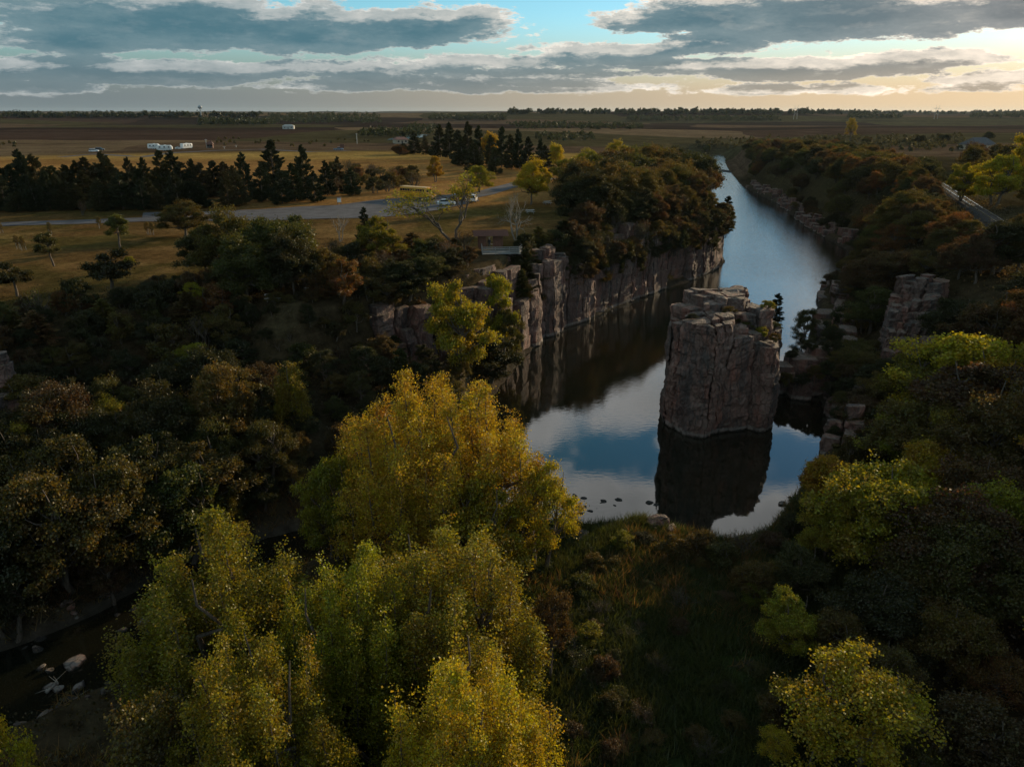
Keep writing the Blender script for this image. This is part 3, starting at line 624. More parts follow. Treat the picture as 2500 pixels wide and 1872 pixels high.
fit('half_bare', 960, 1210, 415, 'ygr', 'tall half-bare tree with scattered yellow leaves in front of the bus', vb=600, ub=1100, rz=0.4)
fit('bare_tree', 1212, 1320, 465, 'brn', 'bare forked tree behind the overlook deck', vb=588, ub=1262, var=0)
fit('oak', 1248, 1345, 383, 'yel', 'rounded yellow tree where the park road bends out of sight', vb=500, var=1)
fit('bare_shrub', 1100, 1165, 560, 'brn', 'thin bare sapling beside the half-bare tree', vb=615)
lawn = [(0, 95, 624, 725, 43, 0, 'dgr', 'dark young tree with flat layered crown at the left edge of the lawn'), (88, 150, 560, 650, 132, 1, 'grn', 'small leaning lawn tree with narrow crown, second from the left edge'),
        (250, 315, 517, 608, 294, 1, 'grn', 'upright young tree with thin trunk near the road on the lawn'), (203, 328, 592, 725, 275, 0, 'dgr', 'wide dark young tree in the shaded part of the lawn'),
        (303, 330, 622, 661, 319, 1, 'ygr', 'tiny yellowish tree beside the wide dark young tree')]
for (a, b, v0, vb, ub, vr, c, lb) in lawn: fit('lawn_tree', a, b, v0, c, lb, vb=vb, ub=ub, var=vr)
fit('bare_shrub', 185, 212, 490, 'brn', 'thin leaning bare tree beside the road', vb=526, ub=203)
# right bank
for (a, b, v0, k, c, lb) in [(1990, 2190, 1500, 'maple', 'olv', 'olive tree right of the rounded light green tree'), (2250, 2520, 1490, 'oak', 'olv', 'wide olive oak at the right edge above the rust tree'), (2120, 2330, 1470, 'maple', 'dgr', 'dark tree in the middle of the lower right thicket'),
        (2300, 2580, 1720, 'maple', 'brn', 'brownish tree at the bottom edge right of the bright yellow tree'), (2180, 2330, 1800, 'airy', 'olv', 'thin olive tree at the bottom edge under the bright yellow tree'), (1870, 2010, 1690, 'maple', 'olv', 'olive tree left of the bright yellow tree'), (1790, 1910, 1370, 'maple', 'olv', 'low olive tree where the flat meets the right slope'), (1900, 2060, 1340, 'maple', 'grn', 'green tree between the pool and the rounded light green tree')]:
    fit(k, a, b, v0, c, lb, ratio=.95)
fit('maple', 2240, 2580, 800, 'yel', 'broad golden tree at the right edge above the dark oaks', ratio=0.85)
fit('oak', 2150, 2430, 975, 'olv', 'dark glossy oak below the broad golden tree at right', var=0, ratio=.9)
fit('oak', 2330, 2640, 985, 'olv', 'big dark glossy oak cut by the right edge of the picture', var=1, ratio=.9)
fit('maple', 1965, 2130, 1105, 'gold', 'rusty gold tree at the right end of the pool', ratio=1.0)
fit('oak', 2040, 2400, 1130, 'ygr', 'large sunlit green oak on the right slope', var=2, ratio=.9)
fit('oak', 2300, 2600, 1180, 'ygr', 'olive-gold oak at the right edge beside the large sunlit oak', var=0, ratio=.9); fit('maple', 2180, 2420, 1330, 'olv', 'olive tree below the large sunlit oak', var=0, ratio=1.0)
fit('oak', 1965, 2120, 1250, 'ygr', 'yellow-green oak between the pool and the large sunlit oak', var=0, ratio=1.0)
fit('maple', 1865, 2040, 1455, 'ygr', 'rounded light green tree at the right side of the grassy flat', ratio=1.1, var=0)
fit('airy', 2090, 2300, 1585, 'olv', 'open olive tree behind the yellow tree at bottom right', ratio=1.0)
fit('airy', 1945, 2360, 1640, 'yel', 'bright yellow leafy tree at the bottom right', var=0, ratio=0.9)
fit('airy', 1860, 1960, 1790, 'yel', 'small yellow sapling at the bottom edge left of the bright yellow tree', var=1, ratio=1.3)
fit('airy', 2380, 2560, 1610, 'rst', 'rust-coloured tree in the bottom right corner', ratio=1.0)
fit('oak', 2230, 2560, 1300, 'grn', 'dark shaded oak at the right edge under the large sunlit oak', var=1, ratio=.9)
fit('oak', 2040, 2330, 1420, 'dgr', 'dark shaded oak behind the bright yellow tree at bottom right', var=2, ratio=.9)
fit('maple', 2295, 2390, 385, 'ygr', 'drooping yellow tree by the railway', vb=495, var=0); fit('maple', 2370, 2480, 360, 'yel', 'second drooping yellow tree beyond the railway', vb=505, var=1)
fit('maple', 2430, 2580, 300, 'yel', 'tall yellow tree at the right edge beyond the railway', vb=500, var=0)
fit('maple', 2020, 2075, 348, 'ygr', 'pale yellow-green tree standing alone on the far right bank', vb=398); fit('airy', 2060, 2090, 283, 'ygr', 'thin feathery tree sticking up over the far right field', vb=345, var=1)
fit('slim_cedar', 1862, 1912, 716, 'ced', 'ragged cedar growing from the back of the rock pillar', vb=800); fit('airy', 1925, 1990, 735, 'grn', 'small leafy tree on the right shore behind the pillar', vb=850)
fit('far_cedar', 1770, 1812, 480, 'ced', 'windswept cedar on the outer corner of the left cliff', vb=540, ub=1772)
fit('bare_tree', 1712, 1755, 430, 'brn', 'leafless tree on the far cliff edge against the bright river', vb=490, ub=1722)
fit('far_oak', 1715, 1735, 350, 'grn', 'lone small tree on the far meadow by the river bend', vb=374)

# ------------------------------------------------------------------ woods: every tree on its own
ORD = ['first', 'second', 'third', 'fourth', 'fifth', 'sixth', 'seventh', 'eighth', 'ninth', 'tenth', 'eleventh', 'twelfth', 'thirteenth', 'fourteenth', 'fifteenth', 'sixteenth', 'seventeenth', 'eighteenth', 'nineteenth', 'twentieth']
def ordinal(i): return ORD[i] if i < 20 else '%d%s' % (i + 1, {1: 'st', 2: 'nd', 3: 'rd'}.get((i + 1) % 10, 'th') if (i + 1) % 100 not in (11, 12, 13) else 'th')
def number(objs, text, group):
    objs = sorted(objs, key=lambda o: proj(o.location)[0])
    for i, o in enumerate(objs): tag(o, text % ordinal(i), 'shrub' if 'shrub' in o.name else 'tree', group)
# cedar belt behind the road
rs = random.Random(3); belt = []; front = []
for i in range(27):
    u = -20 + i * 21 + rs.uniform(-9, 9); x, y = hit(u, 498 - 0.015 * u + rs.uniform(-6, 2)); belt.append(tree('cedar', x, y + 6, rs.uniform(5.5, 12.5), rs.uniform(5.5, 9), rs.choice(['ced', 'ced', 'cbr', 'dgr'])))
for i in range(22):
    u = -30 + i * 25 + rs.uniform(-9, 9); x, y = hit(u, 516 - 0.02 * u + rs.uniform(-4, 4)); front.append(tree('cedar', x, y, rs.uniform(4, 8.5), rs.uniform(5.0, 7.5), rs.choice(['ced', 'cbr'])))
number(belt, 'tall dark cedar in the belt behind the road, %s from left in back row', 'cedar belt behind the road')
number(front, 'brownish cedar in the front row beside the road, %s from the left', 'cedar belt behind the road')
second = []
for (u, v, h, w) in [(600, 480, 11, 7), (640, 492, 9, 7), (672, 478, 14, 9), (690, 498, 8, 7), (720, 490, 9, 7), (742, 470, 12.5, 6.5), (770, 494, 7.5, 6), (800, 478, 9, 6), (830, 470, 9.5, 6), (860, 478, 7, 6), (560, 505, 8, 6), (585, 500, 9, 6)]:
    x, y = hit(u, v); second.append(tree('cedar', x, y, h, w, rs.choice(['ced', 'ced', 'cbr'])))
number(second, 'dark cedar of the clump between field and parking lot, %s from the left', 'cedar clump by the parking lot')
br = []
for i in range(34):
    u = rs.uniform(810, 1020); v = rs.uniform(420, 474); x, y = hit(u, v); br.append(tree(rs.choice(['bare_shrub', 'shrub', 'shrub']), x, y, rs.uniform(2.5, 5.5), rs.uniform(3.5, 6), rs.choice(['brn', 'olv', 'rst', 'dgr', 'olv'])))
number(br, 'brown autumn brush behind the yellow bus, %s from the left', 'brush behind the parking lot')
fit('maple', 1042, 1085, 372, 'gold', 'orange-yellow tree in the brush behind the bus', vb=445); fit('maple', 1130, 1210, 395, 'ygr', 'yellowish loose tree behind the parked cars', vb=470, var=1)
spr = []
for (u, v0, vb, w) in [(985, 350, 378, 38), (1012, 322, 376, 46), (1040, 330, 378, 30), (1075, 305, 384, 55), (1098, 300, 388, 45), (1118, 318, 392, 50), (1145, 298, 396, 46), (1172, 308, 398, 48), (1195, 330, 405, 40), (1128, 335, 405, 44), (1225, 312, 408, 46), (1250, 330, 412, 42), (1268, 316, 414, 46), (1290, 335, 418, 44), (1318, 340, 420, 40), (1160, 350, 420, 52), (1210, 360, 425, 46), (1330, 355, 424, 46)]:
    spr.append(fit('far_cedar', u - w / 2, u + w / 2, v0, rs.choice(['ced', 'ced', 'dgr', 'cbr']), vb=vb))
number(spr, 'tall dark spruce of the grove beyond the parked cars, %s from the left', 'spruce grove beyond the cars')
fit('far_oak', 1175, 1222, 312, 'gold', 'golden tree among the tall dark spruces', vb=400); fit('far_oak', 1335, 1380, 345, 'yel', 'yellow tree at the right end of the spruce grove', vb=412)
fit('far_oak', 956, 994, 350, 'rst', 'low rusty tree left of the spruce grove', vb=380)
# wooded point left of the river
pt = [(10, 134), (19, 142), (30, 155), (40, 166), (48, 177), (53, 189), (56, 203), (55, 226), (57, 262), (52, 285), (38, 262), (24, 225), (15, 190), (21, 172), (13, 150)]
woods = []
for (x, y) in scatter(pt, 125, 3.5, 8):
    k = RNG.random(); edge = pdist(np.array([x]), np.array([y]), LCLIFF, False)[0] < 7
    h = RNG.uniform(5, 7.5) if edge else RNG.uniform(7.5, 11)
    woods.append(tree('far_oak' if y > 190 else 'oak', x, y, h, h * RNG.uniform(0.95, 1.25), RNG.choice(['dgr', 'olv', 'grn', 'olv', 'brn', 'dgr', 'olv'] if not edge else ['dgr', 'dgr', 'brn', 'olv'])))
for (u0, u1, v0, c) in [(1395, 1480, 360, 'ygr'), (1475, 1545, 340, 'ygr'), (1345, 1420, 375, 'lgr'), (1440, 1560, 380, 'dgr'), (1540, 1640, 350, 'olv'), (1600, 1690, 385, 'olv'), (1360, 1460, 395, 'dgr')]:
    woods.append(fit('oak', u0, u1, v0, c, ratio=0.95))
number(woods, 'oak on the wooded cliff top left of the river, %s from the left', 'oaks on the wooded point')
hang = []
for i in range(150):
    t = i / 150 * (len(LCLIFF) - 11.2) + 10.2; k = int(t); a, b = LCLIFF[k], LCLIFF[min(k + 1, len(LCLIFF) - 1)]; f = t - k
    q_ = RNG.uniform(0.2, 3.0); x, y = a[0] + (b[0] - a[0]) * f - q_ * .72, a[1] + (b[1] - a[1]) * f + q_ * .69
    hang.append(tree(RNG.choice(['shrub', 'shrub', 'slim_cedar', 'bare_shrub']), x, y, RNG.uniform(2.5, 5), RNG.uniform(3.2, 5.8), RNG.choice(['dgr', 'dgr', 'cbr', 'brn', 'olv']), z=(5.2 if RNG.random() < .4 else 7.2) + 2.6 * q_ + RNG.uniform(-1.2, .6)))
for i in range(120):
    t = i / 120 * 5.6 + 11.6; k = int(t); a, b = LCLIFF[k], LCLIFF[min(k + 1, len(LCLIFF) - 1)]; f = t - k; q_ = RNG.uniform(-0.9, 1.2)
    x, y = a[0] + (b[0] - a[0]) * f - q_ * .72, a[1] + (b[1] - a[1]) * f + q_ * .69
    hang.append(tree(RNG.choice(['shrub', 'shrub', 'maple', 'bare_shrub']), x, y, RNG.uniform(3, 5.2), RNG.uniform(3.6, 5.8), RNG.choice(['dgr', 'dgr', 'cbr', 'brn', 'olv']), z=RNG.uniform(6.2, 11.5)))
number(hang, 'dark bush overhanging the river cliff below the wooded point, %s from the left', 'bushes on the river cliff')
# woods along the left cliff edge on the upland
edgew = []
ep = [(-80, 50), (-60, 62), (-45, 72), (-32, 79), (-22, 88), (-14, 96), (-6, 104), (-2, 112), (-9, 114), (-18, 112), (-27, 107), (-33, 95), (-42, 84), (-56, 74), (-80, 62)]
for (x, y) in scatter(ep, 120, 2.2, 12, lambda x, y: not (-31 < x < -21 and 81 < y < 90) and not (-7.5 < x < 4 and y > 107)):
    k = RNG.random(); u, v, d = proj((x, y, 15)); h = RNG.uniform(1.8, 4.2)
    edgew.append(tree(RNG.choice(['shrub', 'shrub', 'maple', 'bare_shrub', 'slim_cedar']), x, y, h, h * RNG.uniform(0.9, 1.4), RNG.choice(['olv', 'dgr', 'brn', 'rst', 'cbr', 'dgr', 'grn'])))
sp2 = [(-85, 40), (-60, 57), (-45, 67), (-32, 74), (-24, 80), (-24, 86), (-31, 90), (-38, 90), (-50, 79), (-64, 70), (-85, 56)]
for (x, y) in scatter(sp2, 95, 2.4, 19, lambda x, y: not (-31 < x < -22 and 82.5 < y < 89)):
    h = RNG.uniform(2.6, 6.2) if y < 57 + 0.62 * (x + 60) + 6 else RNG.uniform(1.8, 3.4)
    edgew.append(tree(RNG.choice(['maple', 'oak', 'shrub', 'maple', 'airy']), x, y, h, h * RNG.uniform(0.8, 1.2), RNG.choice(['dgr', 'dgr', 'olv', 'grn', 'brn', 'rst', 'dgr', 'ygr'])))
for (x, y) in scatter([(-25, 79), (-14, 90), (-8, 98), (-9, 106), (-18, 104), (-22, 94)], 34, 1.9, 41):
    h = RNG.uniform(1.6, 3.6); edgew.append(tree(RNG.choice(['shrub', 'maple', 'slim_cedar', 'shrub']), x, y, h, h * RNG.uniform(.9, 1.3), RNG.choice(['dgr', 'cbr', 'olv', 'brn'])))
number(edgew, 'autumn bush on the cliff edge between lawn and gorge, %s from the left', 'bushes on the left cliff edge')
# gorge slope below the left cliff
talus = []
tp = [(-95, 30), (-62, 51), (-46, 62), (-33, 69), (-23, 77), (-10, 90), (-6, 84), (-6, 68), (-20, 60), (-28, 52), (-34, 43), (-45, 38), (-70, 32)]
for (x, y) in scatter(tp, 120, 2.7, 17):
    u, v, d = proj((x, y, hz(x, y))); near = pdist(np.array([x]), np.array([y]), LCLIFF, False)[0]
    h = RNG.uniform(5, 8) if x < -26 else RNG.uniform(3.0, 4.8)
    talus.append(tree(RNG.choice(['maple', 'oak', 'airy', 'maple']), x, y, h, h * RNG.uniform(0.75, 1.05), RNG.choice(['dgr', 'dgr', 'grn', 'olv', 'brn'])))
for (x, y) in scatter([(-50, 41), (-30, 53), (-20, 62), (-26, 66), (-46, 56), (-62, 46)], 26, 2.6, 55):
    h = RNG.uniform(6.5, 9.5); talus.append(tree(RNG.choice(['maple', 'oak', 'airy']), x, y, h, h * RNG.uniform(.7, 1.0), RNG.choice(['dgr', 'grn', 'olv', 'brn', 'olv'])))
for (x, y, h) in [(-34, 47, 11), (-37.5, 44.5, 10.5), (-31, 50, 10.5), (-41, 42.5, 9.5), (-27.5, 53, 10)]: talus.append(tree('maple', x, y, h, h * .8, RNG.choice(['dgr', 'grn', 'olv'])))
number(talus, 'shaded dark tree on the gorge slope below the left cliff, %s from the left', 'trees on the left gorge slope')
# right bank woods
rp = [(45, 92), (52, 106), (60, 125), (70, 148), (88, 178), (99, 202), (103, 240), (116, 306), (124, 385), (150, 500), (185, 480), (160, 340), (136, 255), (112, 200), (92, 160), (88, 120), (80, 85), (66, 50), (48, 25), (34, 25), (32, 45), (36, 62), (44, 78)]
rb = []
for (x, y) in scatter(rp, 330, 2.9, 23, lambda x, y: not (48 < x < 62 and 92 < y < 106) and (x - 89) * .927 - (y - 128.5) * .374 < -6):
    far = y > 190; h = RNG.uniform(5, 9) if y > 75 else RNG.uniform(6.5, 11); gr_ = (x - 89) * .927 - (y - 128.5) * .374
    for _ in range(8):
        tu, tv, _d = proj((x, y, hz(x, y) + h))
        if 2285 < tu < 2445 and gr_ < 0 and tv < 468 + (tu - 2309) * .664 + 10 and h > 1.6 and proj((x, y, 15))[1] > 455 + (tu - 2309) * .664: h *= .8
    rb.append(tree('far_oak' if far else RNG.choice(['oak', 'maple', 'oak']), x, y, h, h * RNG.uniform(0.9, 1.3), RNG.choice(['dgr', 'olv', 'brn', 'grn', 'dgr', 'olv', 'rst', 'brn'] if y > 75 else ['olv', 'ygr', 'olv', 'lgr', 'gold', 'gold', 'brn']), name='bank_tree'))  # oak and maple models, not a species of their own
number(rb, 'autumn tree on the wooded right bank, %s from the left', 'trees on the right bank')
sw = []
for i in range(80):
    t = i / 80 * 9.5 + 5.0; k = int(t); a, b = RBANK[k], RBANK[k + 1]; f = t - k; q_ = RNG.uniform(-0.5, 4.5); far = k < 7
    x, y = a[0] + (b[0] - a[0]) * f + q_, a[1] + (b[1] - a[1]) * f - q_ * .4; h = RNG.uniform(2.2, 4.6)
    sw.append(tree('far_oak' if far else RNG.choice(['shrub', 'maple', 'shrub']), x, y, h, h * RNG.uniform(1.0, 1.6), RNG.choice(['dgr', 'brn', 'dgr', 'olv']), name='shore_shrub', z=max(0.2, hz(x, y) - .3)))
number(sw, 'dark shrub clinging to the right river bank, %s from the left', 'shrubs on the right river bank')
for (x, y, h) in [(118, 222, 7), (121, 230, 8), (126, 226, 6.5), (129, 238, 8), (124, 240, 7), (134, 246, 8), (138, 252, 7), (112, 214, 6), (116, 208, 5)]:
    rb.append(tree('far_oak', x, y, h, h * 1.15, RNG.choice(['olv', 'dgr', 'brn']), name='bank_tree'))  # more of the oak model along the track, not another species
number(rb, 'autumn tree on the wooded right bank, %s from the left', 'trees on the right bank')
rr = []
for (x, y) in scatter([(112, 165), (140, 225), (175, 330), (300, 380), (300, 220), (200, 140)], 46, 7, 29, lambda x, y: x - 97 - (y - 148) * 0.405 > 9):
    h = RNG.uniform(6, 11); rr.append(tree('far_oak', x, y, h, h * RNG.uniform(0.9, 1.2), RNG.choice(['olv', 'dgr', 'ygr', 'olv', 'brn']), name='thicket_tree'))  # same oak model as on the wooded point, not another species
number(rr, 'tree in the thicket beyond the railway, %s from the left', 'thicket beyond the railway')
ru = []
for (x, y) in scatter([(150, 520), (200, 500), (330, 560), (420, 640), (300, 640), (190, 600)], 16, 14, 31):
    h = RNG.uniform(4, 8); ru.append(tree('far_oak', x, y, h, h * RNG.uniform(1.1, 1.6), RNG.choice(['olv', 'dgr', 'brn', 'dgr']), name='scrub_tree'))  # oak model scaled low and wide, not another species
number(ru, 'small tree in the scrub on the far right meadow, %s from the left', 'scrub on the far right meadow')
fl = []
for (u, v, w) in [(1640, 1360, 3.2), (1700, 1350, 3.6), (1760, 1365, 3.4), (1820, 1350, 3.2), (1880, 1330, 3.0), (1930, 1300, 3.2), (1960, 1240, 3.2), (1990, 1180, 3.0), (2010, 1140, 2.8), (1660, 1480, 2.6), (1600, 1625, 1.6), (1430, 1560, 2.6), (1460, 1500, 2.2), (1395, 1600, 2.8), (1480, 1640, 2.4), (1520, 1330, 2.6), (1570, 1320, 2.4), (1450, 1380, 2.4), (1420, 1440, 2.6), (1730, 1840, 2.2), (1560, 1760, 2.0), (1880, 1420, 3.0), (1950, 1390, 3.2), (1840, 1470, 2.6), (1900, 1560, 2.2)]:
    x, y = hit(u, v + 12); fl.append(tree(RNG.choice(['shrub', 'shrub', 'bare_shrub']), x, y, w * RNG.uniform(.5, .8), w, RNG.choice(['grn', 'olv', 'dgr', 'lgr', 'brn'])))
for i in range(46):
    u, v = RNG.uniform(1380, 1880), RNG.uniform(1340, 1860); x, y = hit(u, v); w = RNG.uniform(.9, 2.0); fl.append(tree(RNG.choice(['shrub', 'shrub', 'bare_shrub']), x, y, w * RNG.uniform(.4, .7), w, RNG.choice(['grn', 'olv', 'dgr', 'brn', 'olv'])))
number(fl, 'bush on the grassy flat beside the pool, %s from the left', 'bushes on the grassy flat')

# ------------------------------------------------------------------ rock: jointed quartzite columns
def n3(p, s, seed):
    q = p / s; return (vnoise(q[:, 0] + q[:, 2] * .31, q[:, 1] + q[:, 2] * .77, seed) + vnoise(q[:, 0] * .9 - q[:, 2] * .9, q[:, 2] * 1.1 + q[:, 1] * .6, seed + 5)) - 1.0
def warp(V):
    d = np.zeros_like(V)
    for s_, a_ in ((6.0, 0.55), (2.2, 0.16), (0.9, 0.10)):
        d[:, 0] += n3(V, s_, 3) * a_; d[:, 1] += n3(V, s_, 11) * a_
        d[:, 2] += n3(V, s_, 17) * a_ * .35
    for (sx_, sz_, a_, sd_) in ((1.5, 1.3, 0.30, 1.0), (0.7, 0.55, 0.17, 5.0)):
        ci = np.floor(V[:, 0] / sx_ + .35 * np.sin(V[:, 2] * .6)); cj = np.floor(V[:, 1] / sx_ + .3 * np.sin(V[:, 2] * .7 + 1)); ck = np.floor(V[:, 2] / sz_ + .7 * np.sin(ci * 3.1 + cj * 1.7))
        h1 = np.sin(ci * 127.1 + cj * 311.7 + ck * 74.7 + sd_) * 43758.5; h1 -= np.floor(h1); h2 = np.sin(ci * 269.5 + cj * 183.3 + ck * 246.1 + sd_) * 43758.5; h2 -= np.floor(h2)
        d[:, 0] += (h1 - .5) * a_; d[:, 1] += (h2 - .5) * a_
    return V + d
def column(poly, zb, zt, rs, sub=3, lay=(0.5, 1.7), rough=0.10, taper=0.0, dz=0.55):
    P = np.asarray(poly, float); c = P.mean(0); pts = []
    for a, b in zip(P, np.roll(P, -1, 0)):
        for k in range(sub): pts.append(a + (b - a) * k / sub)
    pts = np.array(pts); n = len(pts); rel = pts - c; ln = np.linalg.norm(rel, axis=1, keepdims=True)
    corner = np.array([0.93 if k % sub == 0 else 1.0 for k in range(n)])[:, None]
    flute = 1 + rs.normal(size=(n, 1)) * rough * 0.5 / np.maximum(ln, 0.4)
    zs = [zb]
    while zs[-1] < zt - 0.35: zs.append(zs[-1] + rs.uniform(*lay))
    zs[-1] = zt
    V = []; sh = np.zeros(2); sc = 1.0
    for i in range(len(zs) - 1):
        f = i / max(1, len(zs) - 1)
        if rs.random() < 0.45: sc = 1 - rs.uniform(0, 0.09); sh = rs.normal(size=2) * 0.07
        s2 = sc * (rs.uniform(0.88, 1.0) if i == len(zs) - 2 and len(zs) > 3 else 1.0)
        tilt = (rel @ rs.normal(size=2)) * 0.045; nr = max(1, int((zs[i + 1] - zs[i]) / dz))
        for k in range(nr + 1):
            z_ = zs[i] + (zs[i + 1] - zs[i]) * k / nr; e_ = 0.975 if k in (0, nr) else 1.0
            nz = 1 + rs.normal(size=(n, 1)) * rough * 0.30 / np.maximum(ln, 0.4)
            V.append(np.column_stack([c + sh + rel * corner * flute * nz * s2 * e_, np.full(n, z_ + (0.02 if k == 0 else -0.02 if k == nr else 0)) + tilt * (0 if (i == 0 and k == 0) else 1)]))
    m = len(V); V = np.concatenate(V); i = np.arange(m * n).reshape(m, n)
    Q = np.stack([i[:-1], np.roll(i[:-1], -1, 1), np.roll(i[1:], -1, 1), i[1:]], -1).reshape(-1, 4).tolist()
    top = len(V); V = np.vstack([V, [*(V[-n:, :2].mean(0)), V[-n:, 2].mean() + rs.uniform(0.0, 0.22)]])
    Q += [[i[-1, k], i[-1, (k + 1) % n], top] for k in range(n)]
    V = warp(V); me = bpy.data.meshes.new('rock_column'); me.from_pydata(V.tolist(), [], Q); me.update(); return me
def lattice_cells(PX, PY):
    for j in range(PX.shape[0] - 1):
        for i in range(PX.shape[1] - 1):
            q = np.array([(PX[j, i], PY[j, i]), (PX[j, i + 1], PY[j, i + 1]), (PX[j + 1, i + 1], PY[j + 1, i + 1]), (PX[j + 1, i], PY[j + 1, i])])
            a = 0.5 * np.sum(q[:, 0] * np.roll(q[:, 1], -1) - np.roll(q[:, 0], -1) * q[:, 1])
            if a < 0: q = q[::-1]
            yield j, i, q
def cliff_wall(name, label, path, side, rows, ztop, seed, spacing=2.1, zb=-1.2, wav=1.2, kind='structure', gap=0.0, lay=(0.5, 1.7), rough=0.10, dz=0.55):
    rs = np.random.RandomState(seed); P = np.array(path, float); seg = np.linalg.norm(np.diff(P, axis=0), axis=1); S = np.concatenate([[0], np.cumsum(seg)])
    s = [0.0]
    while s[-1] < S[-1]: s.append(s[-1] + spacing * rs.uniform(0.5, 1.8))
    s = np.array(s[:-1]); x = np.interp(s, S, P[:, 0]); y = np.interp(s, S, P[:, 1])
    dx, dy = np.gradient(x), np.gradient(y); L = np.hypot(dx, dy); nxn, nyn = -dy / L * side, dx / L * side
    k = len(rows); wv = wav * (fbm(s / 7.0, s * 0 + seed, seed, 3) - 0.45) * 2
    PX = np.zeros((k, len(s))); PY = np.zeros((k, len(s)))
    for j, t in enumerate(rows):
        tt = t - wv * (1 if j < 2 else 0.3) + rs.normal(size=len(s)) * 0.22; ss = rs.normal(size=len(s)) * 0.18
        PX[j] = x + nxn * tt + dx / L * ss; PY[j] = y + nyn * tt + dy / L * ss
    root = empty(name, (0, 0, 0)); root['kind'] = kind; root['label'] = label
    for j, i, q in lattice_cells(PX, PY):
        if gap and j == 0 and rs.random() < gap: continue
        c = q.mean(0); zt = ztop(j, c[0], c[1], s[i], rs)
        if zt is None or zt < 0.4: continue
        q = c + (q - c) * 1.0
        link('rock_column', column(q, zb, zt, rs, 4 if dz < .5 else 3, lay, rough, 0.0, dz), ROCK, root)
    return root
def top_left(j, x, y, s, rs):
    f_ = float(fbm(np.array([s / 5.0]), np.array([j * 3.3]), 50, 3)[0]); base = [0.36 + 0.75 * f_, 0.66 + 0.5 * f_, 0.93 + 0.1 * f_][j] * 14.9
    return min(base, 15.1) + rs.uniform(-0.5, 0.35)
cliff_wall('cliff', 'grey-pink rock cliff with columns below the wooded point, along the river', LCLIFF[10:], 1, (-1.0, 0.9, 2.8, 4.9), top_left, 4, 2.3)
cliff_wall('cliff', 'shaded cliff wall below the lawn, with split rock columns beside the green maple', [(-16.5, 87.2)] + LCLIFF[7:11], 1, (-1.0, 1.0, 2.9, 5.0), top_left, 6, 2.2, zb=0.5)
cliff_wall('cliff', 'cut block rock wall at the left edge behind the leaning dead trunk', [(-56, 58.4), (-50, 62.2), (-45.5, 65.5)], 1, (-1.0, 1.2, 3.2), lambda j, x, y, s, rs: (11.5 if j == 0 else 14.6) + rs.uniform(-0.6, 0.4), 7, 2.5, zb=0.5)
def over_top(j, x, y, s, rs): return [13.2, 14.7, 15.0][j] + rs.uniform(-0.7, 0.2)
cliff_wall('cliff', 'tall blocky buttress of rock under the overlook deck', [(-0.5, 113.5), (3.4, 117.6), (6.6, 119.3), (8.6, 122.5), (8.2, 126)], 1, (-0.6, 1.2, 3.2), over_top, 9, 1.9, wav=0.3)
def top_right(j, x, y, s, rs): return [rs.uniform(1.0, 3.5), rs.uniform(2.0, 5.0), 0][j] if y < 140 else [rs.uniform(0.8, 3.0), rs.uniform(1.5, 4.5), 0][j]
cliff_wall('cliff', 'low broken cliff along the right bank of the river', RBANK[::-1][8:17], 1 if False else -1, (-2.6, 0.2, 2.6, 5.0), top_right, 14, 2.8, gap=0.5)
def top_pool(j, x, y, s, rs): return [rs.uniform(0.6, 3.0), rs.uniform(2.5, 5.2)][j]
cliff_wall('cliff', 'shadowed low rock bank right of the pillar at the pool', [(34.5, 73), (38, 78.5), (41.2, 86), (43.5, 95)], -1, (-0.8, 1.2, 3.4), top_pool, 15, 2.0, wav=0.5)
def top_crop(j, x, y, s, rs): return 4.2 + (y - 91) * 0.62 + j * 1.25 + rs.uniform(-1.0, 1.0)
cliff_wall('rock_outcrop', 'layered pinkish rock outcrop rising among trees on the right slope', [(50.5, 91), (52.5, 95), (54, 99), (56.5, 102.5), (60, 105)], -1, (-2.4, -0.9, 0.5, 2.0, 3.6), top_crop, 18, 1.5, zb=3, wav=1.6, lay=(0.25, 0.8), rough=0.3, dz=0.3)
# separate lit columns in front of the left cliff
rs = np.random.RandomState(77); lc = empty('rock_column_group'); lc.name = 'rock_outcrop'; lc['kind'] = 'structure'; lc['label'] = 'cluster of free rock columns with sunlit right sides above the huge cottonwood'
for (u, v, w, dz) in [(985, 772, 2.6, 0), (1022, 800, 1.6, 0), (1052, 835, 1.7, 0), (1075, 762, 2.4, 0), (1092, 742, 1.8, 0), (1092, 850, 1.8, 0), (940, 800, 2.2, 0), (905, 815, 2.0, 0)]:
    d = ray(u, v); yy = 93.5 + (u - 985) * 0.028 - (v - 770) * 0.030; t = yy / d[1]; x, zt = d[0] * t, CAMH + d[2] * t; a = rs.uniform(-0.3, 0.3); hw = w / 2
    q = [(x + dx_ * math.cos(a) - dy_ * math.sin(a), yy + dx_ * math.sin(a) + dy_ * math.cos(a)) for dx_, dy_ in ((-hw, -hw * rs.uniform(.8, 1.1)), (hw * rs.uniform(.8, 1.1), -hw), (hw, hw), (-hw * rs.uniform(.8, 1.1), hw))]
    link('rock_column', column(q, 1.0, zt, rs), ROCK, lc)
